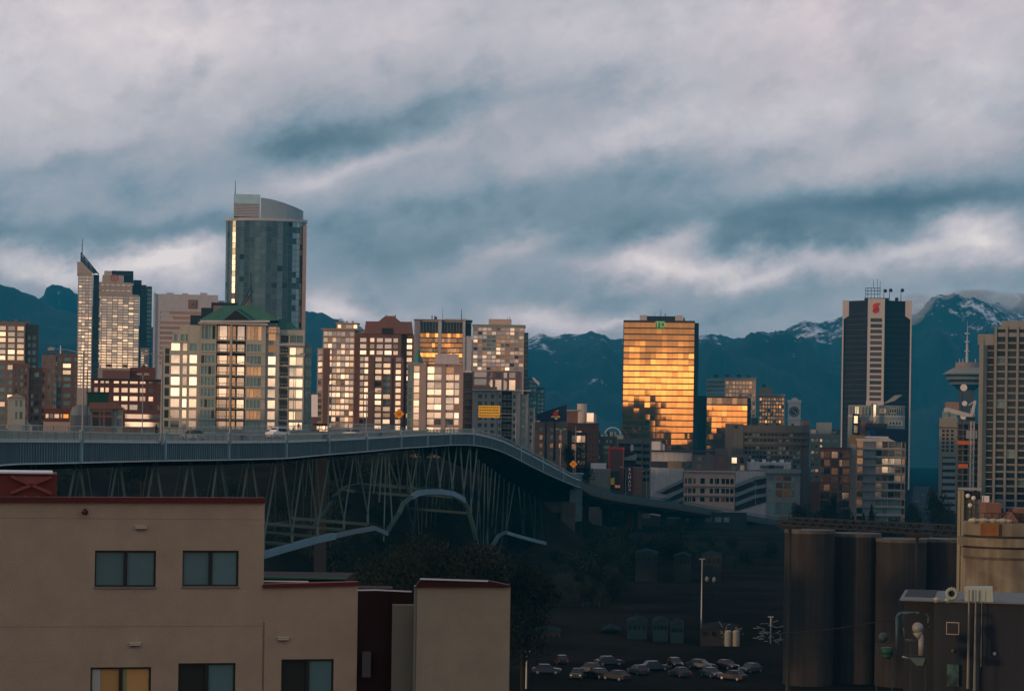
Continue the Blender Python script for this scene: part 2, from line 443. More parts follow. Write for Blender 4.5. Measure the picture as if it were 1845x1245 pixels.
# ------------------------------------------------------------------ mountains
def ridge_fn(pts):
    def f(px):
        if px<=pts[0][0]: return pts[0][1]
        for (a,b),(c,d) in zip(pts,pts[1:]):
            if px<=c:
                t=(px-a)/(c-a); t=t*t*(3-2*t)*.5+t*.5; return b+(d-b)*t
        return pts[-1][1]
    return f
def snow_mat(name,col,snowlo,snowhi,hz):
    m=bpy.data.materials.new(name); m.use_nodes=True; t=m.node_tree; b=t.nodes['Principled BSDF']; L=t.links.new; N=t.nodes.new
    b.inputs['Roughness'].default_value=.95; b.inputs['Specular IOR Level'].default_value=.1
    g=N('ShaderNodeNewGeometry'); sp=N('ShaderNodeSeparateXYZ'); L(g.outputs['Position'],sp.inputs[0])
    mr=N('ShaderNodeMapRange'); mr.inputs[1].default_value=snowlo; mr.inputs[2].default_value=snowhi; L(sp.outputs[2],mr.inputs[0])
    def nz(sc,vs,d=9,r=.7):
        mp=N('ShaderNodeMapping'); mp.inputs['Scale'].default_value=vs; L(g.outputs['Position'],mp.inputs[0])
        n=N('ShaderNodeTexNoise'); n.inputs['Scale'].default_value=sc; n.inputs['Detail'].default_value=d; n.inputs['Roughness'].default_value=r; L(mp.outputs[0],n.inputs[0]); return n.outputs[0]
    a=nz(.016,(1,.25,.9)); c=nz(.06,(1,.3,.8)); c0=nz(.004,(1,.3,1),4,.5)
    def mth(op,x,y,cl=False):
        n=N('ShaderNodeMath'); n.operation=op; n.use_clamp=cl
        for i,v in enumerate((x,y)):
            if isinstance(v,float): n.inputs[i].default_value=v
            else: L(v,n.inputs[i])
        return n.outputs[0]
    s=mth('ADD',mth('MULTIPLY',a,.9),mth('MULTIPLY',c,.55)); s=mth('ADD',s,mth('MULTIPLY',c0,.35))
    thr=mth('SUBTRACT',1.13,mth('MULTIPLY',mr.outputs[0],.26))
    f=mth('MULTIPLY',mth('SUBTRACT',s,thr),9.0,True)
    x=N('ShaderNodeMix'); x.data_type='RGBA'; L(f,x.inputs[0])
    fn=nz(.05,(1,1,1)); x2=N('ShaderNodeMix'); x2.data_type='RGBA'; L(fn,x2.inputs[0]); x2.inputs[6].default_value=(*[c_*.6 for c_ in col],1); x2.inputs[7].default_value=(*[c_*1.4 for c_ in col],1)
    L(x2.outputs[2],x.inputs[6]); x.inputs[7].default_value=(.55,.60,.68,1); L(x.outputs[2],b.inputs['Base Color'])
    return m
def mountain(name,pts,px0,px1,D0,D1,n,m,amp,seed,step=3.0):
    f=ridge_fn(pts); b=MB(); cols=int((px1-px0)/step); yh=lambda px:HY+.0145*(px-CX)
    for j in range(n+1):
        t=j/n; D=D0+(D1-D0)*t
        for i in range(cols+1):
            px=px0+(px1-px0)*i/cols; yr=f(px)
            top=(yh(px)-yr)*D1/F+ZC
            x=(px-CX)/F*D
            v=mn.fractal((x*.0035+seed,D*.0012,seed),0.9,2.0,7)
            r_=1-abs(mn.noise((x*.0045+seed*3,D*.0007,1)))*1.6
            rp=mn.fractal((x*.02+seed,5,seed),0.8,2.1,6)
            prof=t**.92
            z=-3+top*prof + (v*amp + (r_-.6)*amp*.8)*math.sin(PI*min(t,1))*1.0 + rp*amp*.10*t
            b.v.append((x,D,z))
    # back slope
    for i in range(cols+1):
        px=px0+(px1-px0)*i/cols; b.v.append(((px-CX)/F*(D1+900),D1+900,0))
    for j in range(n+1):
        for i in range(cols):
            a=j*(cols+1)+i; b.f.append((a,a+1,a+cols+2,a+cols+1)); b.m.append(0)
    MB.fix=False; o=tag(b.build(name,m,smooth=True),kind='structure'); MB.fix=True; return o
m_mtn=snow_mat('forested_mountain',(.005,.034,.052),120,330,0)  # blue of the far air is partly put into both forest colours
m_mtl=snow_mat('forested_ridge',(.005,.036,.054),300,620,0)
mountain('mountain_range',[(-300,560),(300,590),(600,596),(760,606),(860,610),(950,606),(965,602),(1000,604),(1030,600),(1062,596),(1085,601),(1100,608),(1115,609),(1150,600),(1200,603),(1262,603),(1278,599),(1300,602),(1320,608),(1345,604),(1365,598),(1400,594),(1430,586),(1450,578),(1470,576),(1490,579),(1515,572),(1560,566),(1610,566),(1645,576),(1668,560),(1690,545),(1712,548),(1735,556),(1760,548),(1790,543),(1815,550),(1860,538),(1960,520),(2200,540)],-250,2150,3200,5600,46,m_mtn,95,3.1)
mountain('mountain_ridge',[(-300,470),(-60,500),(22,514),(40,520),(55,530),(70,541),(100,552),(140,566),(200,580),(330,590),(430,586),(500,566),(550,556),(575,558),(600,572),(625,585),(680,604),(760,640),(900,720),(1000,800)],-260,1010,3100,4600,34,m_mtl,60,8.4)
mountain('mountain_peak',[(-60,640),(30,580),(55,545),(74,531),(80,518),(92,513),(108,511),(120,515),(135,527),(150,540),(200,580),(280,640)],-60,280,4700,5400,14,m_mtl,70,5.2,1.5)

# ------------------------------------------------------------------ bridge
m_teal=mat('bridge_paint',(.19,.33,.365),.55,var=.10,scale=.3,streak=.10,rnd=0)
m_teald=mat('bridge_paint_dark',(.095,.16,.18),.6,var=.15,scale=.3,streak=.12)  # darker, slightly streakier tone of the bridge paint
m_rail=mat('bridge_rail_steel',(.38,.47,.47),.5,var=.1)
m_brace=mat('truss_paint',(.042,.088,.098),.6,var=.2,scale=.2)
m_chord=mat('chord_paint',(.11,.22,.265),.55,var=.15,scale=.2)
m_dim=mat('truss_paint_dim',(.032,.060,.068),.7,var=.2,scale=.2,spec=.05)  # darker truss paint; dimness of far and shaded members put into the colour
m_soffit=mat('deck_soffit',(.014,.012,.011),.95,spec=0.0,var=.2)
m_deck=mat('deck_asphalt',(.06,.06,.062),.7,var=.15)
m_conc=mat('bridge_concrete',(.075,.070,.062),.85,var=.2,streak=.2)
#        px, D, rail top py, girder bottom py
BR=[(-90,205,772,845),(22,240,775.5,835),(145,262,778,832.5),(270,290,781,829.5),(415,322,782.8,827.5),(515,350,783,825),(591,390,781.5,818),(660,430,779.3,812.8),(721,468,776.5,807),(770,492,774,804),(813,512,772.8,801),(852,532,772.5,801),(887,552,781,807),(913,565,790,817),(938.6,580,804,830.5),(982,620,827,852.5),(1025,670,850.6,871),(1047,700,861,879)]
def bi(px,k):
    for a,b in zip(BR,BR[1:]):
        if px<=b[0]: 
            t=(px-a[0])/(b[0]-a[0]); return a[k]+(b[k]-a[k])*t
    return BR[-1][k]
def smooth_path():
    pts=[]
    px=-90
    while px<1047:
        # light smoothing of the rail line
        w=12; tot=[0,0,0]
        for k,kk in enumerate((1,2,3)):
            tot[k]=sum(bi(min(1047,max(-90,px+d)),kk) for d in (-w,-w/2,0,w/2,w))/5
        T=P(px,tot[1],tot[0]); Bm=P(px,tot[2],tot[0]); pts.append((T,T.z-Bm.z,px)); px+=4
    T=P(1047,861,700); pts.append((T,T.z-P(1047,879,700).z,1047))
    return pts
path=smooth_path()
def resample(path,stepm):
    out=[];acc=0;last=path[0]; out.append(last); nxt=stepm
    L=0
    for a,b in zip(path,path[1:]):
        d=(b[0]-a[0]).length
        while L+d>=nxt:
            t=(nxt-L)/d; out.append((a[0].lerp(b[0],t),a[1]+(b[1]-a[1])*t,a[2]+(b[2]-a[2])*t)); nxt+=stepm
        L+=d
    return out
W=22.0; BANK=.9
bridge=empty('road_bridge',(0,0,0),0,'long steel road bridge with grey blue girders, railing and arched truss spans underneath','bridge')
fine=resample(path,2.0)
def frame(i,pts):
    a=pts[max(0,i-1)][0]; b=pts[min(len(pts)-1,i+1)][0]; d=(b-a); d.z=0; d.normalize(); return d, Vector((-d.y,d.x,0))
def off(i,pts,lat,dz):
    d,nn=frame(i,pts); T=pts[i][0]; return T+nn*lat+Vector((0,0,dz+BANK*max(0,lat)/W))
def sweep(name,pts,prof,mats,mids=None,closed=True):
    """prof(i): (lateral, dz below rail top) outline at station i"""
    b=MB(); n=None
    for i in range(len(pts)):
        pr=prof(i); n=len(pr)
        for (l,z) in pr: b.v.append(tuple(off(i,pts,l,z)))
    for i in range(len(pts)-1):
        for k in range(n if closed else n-1):
            a=i*n+k; c=i*n+(k+1)%n; b.f.append((a,c,c+n,a+n)); b.m.append(mids[k] if mids else 0)
    return b.build(name,mats,bridge)
RH=1.15
dk=sweep('deck',fine,lambda i:[(.35,-RH-.05),(W-.35,-RH-.05),(W-.35,-RH-.6),(.35,-RH-.6)],[m_deck,m_soffit],[0,1,1,1])
# near and far girder webs
def gird(lat,name):
    h=lambda i:fine[i][1]
    o=sweep(name,fine,lambda i:[(lat,-RH+.05),(lat+.3,-RH+.05),(lat+.3,-h(i)),(lat,-h(i))],m_teal)
    return o
gird(0,'girder'); gird(W-.3,'girder')
sweep('flange',fine,lambda i:[(-.25,-fine[i][1]),(.5,-fine[i][1]),(.5,-fine[i][1]-.14),(-.25,-fine[i][1]-.14)],m_rail)
sweep('kerb',fine,lambda i:[(-.22,-RH+.12),(.28,-RH+.12),(.28,-RH-.12),(-.22,-RH-.12)],m_rail)
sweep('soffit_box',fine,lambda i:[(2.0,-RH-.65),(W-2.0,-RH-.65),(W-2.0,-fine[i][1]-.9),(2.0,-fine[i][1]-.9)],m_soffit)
st_=MB(); 
stn=resample(path,.86)
for i in range(len(stn)):
    T,h,px=stn[i]; d,nn=frame(i,stn)
    a=T-nn*.10+Vector((0,0,-RH-.16)); b=T-nn*.10+Vector((0,0,-h+.02))
    big=(i%14==0)
    st_.beam(a,b,.34 if big else .13,.22,0,up=tuple(nn))
st_.build('stiffeners',m_teald,bridge)
# railings: top rail, bottom rail, balusters
for lat,nm in ((0.0,'railing'),(W,'railing')):
    rl=MB(); pts=resample(path,.30 if lat==0 else .5); fr=resample(path,1.5)
    for i in range(len(fr)-1):
        rl.beam(off(i,fr,lat,-.02),off(i+1,fr,lat,-.02),.14,.10,0)
        rl.beam(off(i,fr,lat,-RH+.22),off(i+1,fr,lat,-RH+.22),.10,.08,0)
    for i in range(len(pts)):
        big=(i%10==0)
        rl.beam(off(i,pts,lat,-RH+.1),off(i,pts,lat,-.06),.13 if big else .05,.13 if big else .05,1)
    rl.build(nm,[m_rail,m_teald],bridge)
# pilasters on the near side, as in the photograph
for px in (-20,145,292,414,515,591,660,721,770,812,852,938,978,1014):
    i=min(range(len(fine)),key=lambda k:abs(fine[k][2]-px)); T,h,_=fine[i]; d,nn=frame(i,fine)
    b=MB(); c=T-nn*.2
    b.beam(c+Vector((0,0,.1)),c+Vector((0,0,-h+.1)),.55,.30,0,up=tuple(nn)); b.beam(c+Vector((0,0,.1)),c+Vector((0,0,.22)),.7,.45,0,up=tuple(nn))
    b.build('pilaster',m_teal,bridge)
# road markings
for lat in (6.5,11,15.5):
    sweep('lane_marking',fine,lambda i:[(lat-.07,-RH-.046),(lat+.07,-RH-.046),(lat+.07,-RH-.040),(lat-.07,-RH-.040)],mat('road_paint',(.6,.6,.55),.7))
def pt(px,py,lat=2.0):
    """a point of the near truss plane"""
    q=P(px,py,bi(px,1)); return q+Vector((-lat*.97,lat*.2,0))
FAR=Vector((-15.5,3.5,0.9))
V=[(-60,1150,-100,-20),(40,1125,-20,85),(118,1100,92,165),(200,1078,172,238),(268,1058,243,303),(334,1040,307,365),(392,1024,368,415),(446,1010,420,470),
   (497,995,476,521),(547,982,529,568),(592,968,575,613),(638,955,616,656),(680,945,660,690),
   (757,893,746,771),(783,882,776,796),(808,882,800,818),(830,885,822,838),(850,897,844,860),(863,925,862,874)]
def topy(px): return bi(px,3)+3
vw=lambda px:.012*bi(px,1)*.10*1.0
for (bx,by,l,r) in V:
    w=max(.24,bi(max(bx,0),1)/F*2.3)
    for base,m_,sc in ((Vector((0,0,0)),m_brace,1.0),(FAR,m_dim,.7)):
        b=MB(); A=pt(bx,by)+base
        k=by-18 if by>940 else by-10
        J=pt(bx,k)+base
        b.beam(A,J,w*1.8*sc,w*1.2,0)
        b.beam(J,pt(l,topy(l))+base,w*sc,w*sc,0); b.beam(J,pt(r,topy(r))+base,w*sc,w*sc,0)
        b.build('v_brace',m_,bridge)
    b=MB(); mx=(l+r)/2; b.beam(pt(mx,topy(mx))+FAR*.5,pt(bx,by)+FAR*.5,w*.4,w*.4); b.build('hanger',m_dim,bridge)
# cross ties between the two trusses
for (bx,by,l,r) in V:
    for (x,y) in ((l,topy(l)),(bx,by)):
        b=MB(); b.beam(pt(x,y),pt(x,y)+FAR,.5,.6); b.build('cross_tie',m_dim,bridge)
# verticals near the piers
for (a,b_,c,d) in ((706,815,700,905),(712,815,708,975),(716,815,723,940),(712,815,735,880),(700,818,690,890),(730,815,738,880),
                   (884,835,870,975),(888,835,884,1030),(893,840,893,985),(900,845,886,1035),(907,850,900,950),(914,855,906,960),(922,862,918,980),
                   (931,868,925,955),(940,873,926,955),(948,878,955,962),(958,884,957,964),(966,890,975,970),(977,895,976,970),(985,900,992,978),(874,828,882,1000),(878,828,874,960)):
    b=MB(); w=.26; b.beam(pt(a,b_),pt(c,d),w,w); b.build('strut',m_brace if a<720 or a in (888,893) else m_dim,bridge)
    b=MB(); b.beam(pt(a,b_)+FAR,pt(c,d)+FAR,w*.7,w*.7); b.build('strut',m_dim,bridge)
def chord(pts,wpx,name='bottom_chord',m_=m_chord):
    for base in (Vector((0,0,0)),FAR):
        b=MB()
        for (a,c) in zip(pts,pts[1:]):
            w=wpx*bi(a[0],1)/F
            A=pt(*a)+base; B=pt(*c)+base; e=(B-A).normalized()*.15; b.beam(A-e,B+e,.9,w)
        b.build(name,m_ if base.x==0 else m_dim,bridge)
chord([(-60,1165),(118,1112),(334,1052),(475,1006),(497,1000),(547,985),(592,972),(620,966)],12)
chord([(620,966),(655,958),(690,952),(712,962)],8,'bottom_chord',m_teald)  # darker paints towards the pier put the chord's fading light into its colour
chord([(712,962),(722,945),(735,925)],4,'bottom_chord',m_dim)
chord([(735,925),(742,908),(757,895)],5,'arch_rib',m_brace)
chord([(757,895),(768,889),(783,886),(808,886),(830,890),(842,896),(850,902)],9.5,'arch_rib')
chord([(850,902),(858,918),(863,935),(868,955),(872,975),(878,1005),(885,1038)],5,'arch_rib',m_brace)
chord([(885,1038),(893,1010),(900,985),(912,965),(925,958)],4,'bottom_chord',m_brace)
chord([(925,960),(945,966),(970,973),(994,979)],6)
# piers
def pier(px,ytop,wid,dep,mt=None,name='pier'):
    D=bi(px,1) if px<1047 else 0
    A=pt(px,ytop,5); b=MB(); g=0
    b.box(A.x-wid/2-9,A.x-9+wid/2,A.y-dep/2,A.y+dep/2,g,A.z); b.box(A.x-wid/2+2,A.x+wid/2+2,A.y-dep/2,A.y+dep/2,g,A.z)
    b.box(A.x-wid/2-8.9,A.x+wid/2+1.9,A.y-dep/2+.4,A.y+dep/2-.4,A.z-3.2,A.z-.1)
    b.build(name,mt or m_conc,bridge)
pier(885,1040,2.2,3,m_soffit)
pier(1040,905,4.5,6,m_conc)
b=MB(); T=P(1042,858,696)
b.box(T.x-2.6,T.x+1.2,694,700,T.z-14,T.z+.5); b.box(T.x-3.0,T.x+1.6,693.6,700.4,T.z+.52,T.z+1.0)
for k in range(5): b.box(T.x-2.7,T.x+1.3,693.7,693.98,T.z-4-k*2.0,T.z-3.3-k*2.0)
b.build('end_tower',m_teald,bridge)

# approach viaduct running down to the right
VP=[(1047,861,700),(1062,871,712),(1085,878,735),(1105,883,760),(1140,889,795),(1180,895,830),(1230,903,868),(1280,912,900),(1330,920,930),(1380,929,950),(1420,936,965),(1480,944,990)]
vd=empty('approach_viaduct',(0,0,0),0,'concrete approach viaduct sloping down to the right from the steel bridge','viaduct')
vpath=[(P(*a),3.2,a[0]) for a in VP]; vf=resample(vpath,3.0)
def vsweep(name,prof,m_,pts=vf):
    b=MB(); n=0
    for i in range(len(pts)):
        d,nn=frame(i,pts); pr=prof(i); n=len(pr)
        for (l,z) in pr: b.v.append(tuple(pts[i][0]+nn*l+Vector((0,0,z))))
    for i in range(len(pts)-1):
        for k in range(n):
            a=i*n+k; c=i*n+(k+1)%n; b.f.append((a,c,c+n,a+n)); b.m.append(0)
    return b.build(name,m_,vd)
vsweep('deck',lambda i:[(0,-1.1),(16,-1.1),(16,-2.2),(0,-2.2)],m_deck)
m_vc=mat('viaduct_concrete',(.055,.048,.036),.85,var=.2,streak=.15)
m_vs=mat('viaduct_steel',(.045,.080,.085),.7,var=.2,spec=.05)
vsweep('edge_beam',lambda i:[(-.3,-1.0),(.0,-1.0),(.0,-2.9),(-.3,-2.9)],m_vs)
vsweep('fascia',lambda i:[(-.42,-2.9),(-.02,-2.9),(-.02,-3.7),(-.42,-3.7)],m_vc)
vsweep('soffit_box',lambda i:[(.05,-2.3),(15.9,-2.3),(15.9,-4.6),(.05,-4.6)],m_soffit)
for lat in (0,15.8):
    rl=MB(); fr=resample(vpath,3.0); 
    for i in range(len(fr)-1):
        d,nn=frame(i,fr); d2,n2=frame(i+1,fr)
        rl.beam(fr[i][0]+nn*lat,fr[i+1][0]+n2*lat,.16,.14)
        rl.beam(fr[i][0]+nn*lat-Vector((0,0,.55)),fr[i+1][0]+n2*lat-Vector((0,0,.55)),.1,.1)
    for i,(T,h,px) in enumerate(resample(vpath,1.2)):
        d,nn=frame(min(i,len(fr)-1),fr); rl.beam(T+nn*lat-Vector((0,0,1.05)),T+nn*lat,.08,.08)
    rl.build('railing',m_vs,vd)
for px in (1066,1110,1155,1205,1255,1308,1360,1415):
    i=min(range(len(vf)),key=lambda k:abs(vf[k][2]-px)); d,nn=frame(i,vf); T=vf[i][0]
    b=MB()
    for l in (2.0,13.5): 
        c=T+nn*l; b.box(c.x-.9,c.x+.9,c.y-.9,c.y+.9,0,T.z-5.6)
    b.beam(T+nn*.6-Vector((0,0,5.1)),T+nn*15-Vector((0,0,5.1)),1.6,1.2); b.build('pier',m_soffit,vd)

# ------------------------------------------------------------------ lamps, vehicles, people on the bridge
m_pole=mat('lamp_post_grey',(.20,.23,.23),.5,var=.1)
m_poled=mat('lamp_post_dark',(.03,.04,.045),.5,var=.1)
m_lens=mat('lamp_lens',(.75,.72,.62),.25,var=0)
def bridge_pt(px,lat,dz):
    """point on the deck, lateral distance lat from the near rail, seen at column px"""
    best=None
    for i in range(len(fine)):
        q=off(i,fine,lat,dz); qx=CX+F*(q.x*cr+(q.z-ZC)*sr)/q.y
        if best is None or abs(qx-px)<best[0]: best=(abs(qx-px),q,i)
    return best[1],best[2]
def street_lamp(px,ytop,arm,lat,label,mt=None,double=False,base=None,r=.13,group='street lamps on the bridge'):
    if base is None: q,i=bridge_pt(px,lat,-RH-.3)
    else: q=base
    top=P(px,ytop,q.y); H=top.z-q.z; mt=mt or m_pole
    o=empty('street_lamp',q,0,label,'street lamp',group)
    b=MB(); b.tube((0,0,0),(0,0,H),r,r*.6,8); b.tube((0,0,0),(0,0,.9),r*1.7,r*1.5,8); b.build('pole',mt,o)
    for sgn in ((-1,1) if double else (arm and (1 if arm>0 else -1),)):
        A=abs(arm) if arm else 0
        if A==0: continue
        b=MB(); b.tube((0,0,H-.35),(sgn*A*.5,0,H+.1),r*.45,r*.4,6); b.tube((sgn*A*.5,0,H+.1),(sgn*A,0,H+.2),r*.4,r*.35,6); b.build('arm',mt,o)
        b=MB(); b.box(sgn*A-.45,sgn*A+.45,-.18,.18,H+.12,H+.30); b.prism([(sgn*A-.3,H+.3),(sgn*A+.3,H+.3),(sgn*A+.15,H+.38),(sgn*A-.2,H+.38)],-.12,.12)
        h=b.build('lamp_head',mt,o)
        b=MB(); b.box(sgn*A-.35,sgn*A+.35,-.14,.14,H+.06,H+.118); b.build('lens',m_lens,h)
    return o
street_lamp(148,632,-3.8,-.35,'tall grey lamp post with a long arm rising in front of the thin slanted-top tower')
street_lamp(252,676,.55,21,'lamp post with two small heads in front of the low red-brown block',double=True,r=.09)
street_lamp(293,640,-2.2,-.35,'thick grey lamp post with dark head at the left edge of the green-roofed block',r=.2)
street_lamp(414,655,2.4,-.35,'grey lamp post in front of the middle of the green-roofed apartment block',r=.17)
street_lamp(516,640,2.2,-.35,'grey lamp post before the right part of the green-roofed block',r=.10)
street_lamp(529,660,-2.0,22.2,'thin lamp post on the far rail before the green-roofed block',r=.09)
street_lamp(591,690,2.4,-.35,'grey lamp post before the left edge of the bright balconied tower')
street_lamp(660,706,2.4,-.35,'grey lamp post where the bright tower meets the brown mansard tower')
street_lamp(958,760,1.6,-.35,'pale lamp post on the falling part of the bridge left of the dark blue sign',r=.16)
street_lamp(1010,774,1.1,-.35,'twin headed lamp post on the falling bridge right of the dark blue sign',double=True,r=.16)
street_lamp(1036,768,0,-.3,'short bare pole on the bridge beside the bright bay windows',r=.12)
for px,yt,lb in ((1126,842,'thin lamp post at the foot of the red-topped tower'),(1178,846,'thin lamp post before the white wall, left one of two'),(1165,850,'thin lamp post before the white wall, leftmost and shorter'),(1241,850,'thin lamp post at the left of the parking floors'),(1290,856,'thin lamp post in the middle of the parking floors'),(1363,868,'thin lamp post before the right sloping ramp')):
    i=min(range(len(vf)),key=lambda k:abs(vf[k][2]-px)); base=vf[i][0]-Vector((0,0,1.2))
    street_lamp(px,yt,-1.6,0,lb,base=base,r=.12,group='street lamps on the viaduct')

m_tyre=mat('tyre_rubber',(.02,.02,.02),.8,var=0); m_carglass=mat('car_glass',(.02,.025,.03),.08,var=0)
m_rim=mat('wheel_rim',(.35,.35,.36),.35,.8,var=0)
def car(name,label,cat,loc,rz,paint,L=4.4,Wd=1.8,H=1.45,van=False,group=None,lights=False):
    o=empty(name,loc,rz,label,cat,group)
    # body profile in x (length) and z, swept over the width
    if van: prof=[(0,.35),(0,1.0),(.15,1.1),(.9,1.25),(1.35,1.9),(1.6,2.0),(L-.25,2.0),(L-.05,1.85),(L,1.1),(L,.35)]
    else: prof=[(0,.32),(.02,.72),(.2,.80),(1.15,.92),(1.2,.93),(L-.75,.95),(L-.05,.90),(L,.6),(L,.32)]
    b=MB()
    def sw(prof,w0,w1,zc):
        n=len(prof); vs=[]
        for sgn in (-1,1):
            for (x,z) in prof:
                w=w0 if z<zc else w1; vs.append((x-L/2,sgn*w/2,z))
        b.add(vs,[tuple(range(n)),tuple(range(2*n-1,n-1,-1))]+[(i,(i+1)%n,(i+1)%n+n,i+n)[::-1] for i in range(n)])
    sw(prof,Wd,Wd*.84 if van else Wd*.97,1.15 if van else .9)
    body=b.build('body',paint,o)
    g=MB()
    if van:
        n_=[(.98,1.28),(1.36,1.84),(1.40,1.84),(1.02,1.28)]
        for sgn in (-1,1):
            for (a,c) in ((1.5,2.2),(2.3,3.1),(3.2,L-.35)):
                g.box(a-L/2,c-L/2,sgn*Wd*.46-.02,sgn*Wd*.46+.02,1.2,1.78)
        g.box(L/2-.04,L/2+.02,-.62,-.04,1.2,1.75); g.box(L/2-.04,L/2+.02,.04,.62,1.2,1.75)
        g.add([(1.0-L/2,-.7,1.3),(1.0-L/2,.7,1.3),(1.36-L/2,.66,1.86),(1.36-L/2,-.66,1.86),(.96-L/2,-.7,1.32),(.96-L/2,.7,1.32),(1.32-L/2,.66,1.88),(1.32-L/2,-.66,1.88)],[(0,1,2,3),(7,6,5,4),(0,4,5,1),(1,5,6,2),(2,6,7,3),(3,7,4,0)])
        g.build('window',m_carglass,o)
    else:
        x0,x1=1.1-L/2,L/2-.45
        cab=[(x0,.91),(x0+.65,H-.04),(x0+.9,H),(x1-.75,H),(x1-.45,H-.05),(x1,.93)]
        n=len(cab); vs=[]
        for sgn in (-1,1):
            for (x,z) in cab: vs.append((x,sgn*(Wd*.47 if z<1.0 else Wd*.38),z))
        g.add(vs,[tuple(range(n)),tuple(range(2*n-1,n-1,-1))]+[(i,(i+1)%n,(i+1)%n+n,i+n)[::-1] for i in range(n)])
        cabin=g.build('window',m_carglass,o)
        r=MB(); r.box(x0+.75,x1-.6,-Wd*.37,Wd*.37,H+.002,H+.03)
        for xx in (x0+.9+(x1-x0-1.6)*.45,):
            for sgn in (-1,1): r.beam((xx,sgn*Wd*.475,.93),(xx,sgn*Wd*.385,H),.08,.04)
        r.build('roof',paint,o)
    for xx in (.85-L/2,L/2-.8):
        for sgn in (-1,1):
            t_=MB(); t_.tube((xx,sgn*(Wd/2-.2),.32),(xx,sgn*(Wd/2+.02),.32),.32,.32,14); w_=t_.build('wheel',m_tyre,o)
            t_=MB(); t_.tube((xx,sgn*(Wd/2+.021),.32),(xx,sgn*(Wd/2+.03),.32),.19,.19,10); t_.build('rim',m_rim,w_)
    for sgn in (-1,1):
        b=MB(); z=1.0 if van else .68; b.box(L/2-.03,L/2+.03,sgn*Wd*.40-.12,sgn*Wd*.40+.12,z-.08,z+.10); b.build('tail_light',mat('tail_light_red',(.35,.02,.02),.3,var=0,emit=(1,.06,.03),es=1.2 if lights else 0.0) if not lights else mat('tail_light_lit',(.35,.02,.02),.3,var=0,emit=(1,.06,.03),es=2.5),o)
        b=MB(); b.box(-L/2-.02,-L/2+.03,sgn*Wd*.38-.14,sgn*Wd*.38+.14,.6,.74); b.build('headlight',m_lens,o)
    return o
m_white=mat('car_paint_white',(.62,.62,.60),.25,var=.03)
m_silver=mat('car_paint_silver',(.36,.38,.40),.25,.4,var=.03)
def on_deck(px,lat): q,i=bridge_pt(px,lat,-RH-.05); d,nn=frame(i,fine); return q,math.atan2(d.y,d.x)
q,a=on_deck(499,7.0); car('van','white van with dark rear windows driving on the bridge deck','van',q,a+PI+2.6,m_white,4.3,1.85,2.0,van=True)
q,a=on_deck(348,6.0); car('car','silver white hatchback car on the bridge before the green-roofed block','car',q,a+PI+1.0,m_silver,4.2,1.75,1.5)
q,a=on_deck(634,5.0); car('car','small pale saloon car on the bridge before the bright balconied tower','car',q,a+PI+.9,m_white,4.2,1.75,1.42)

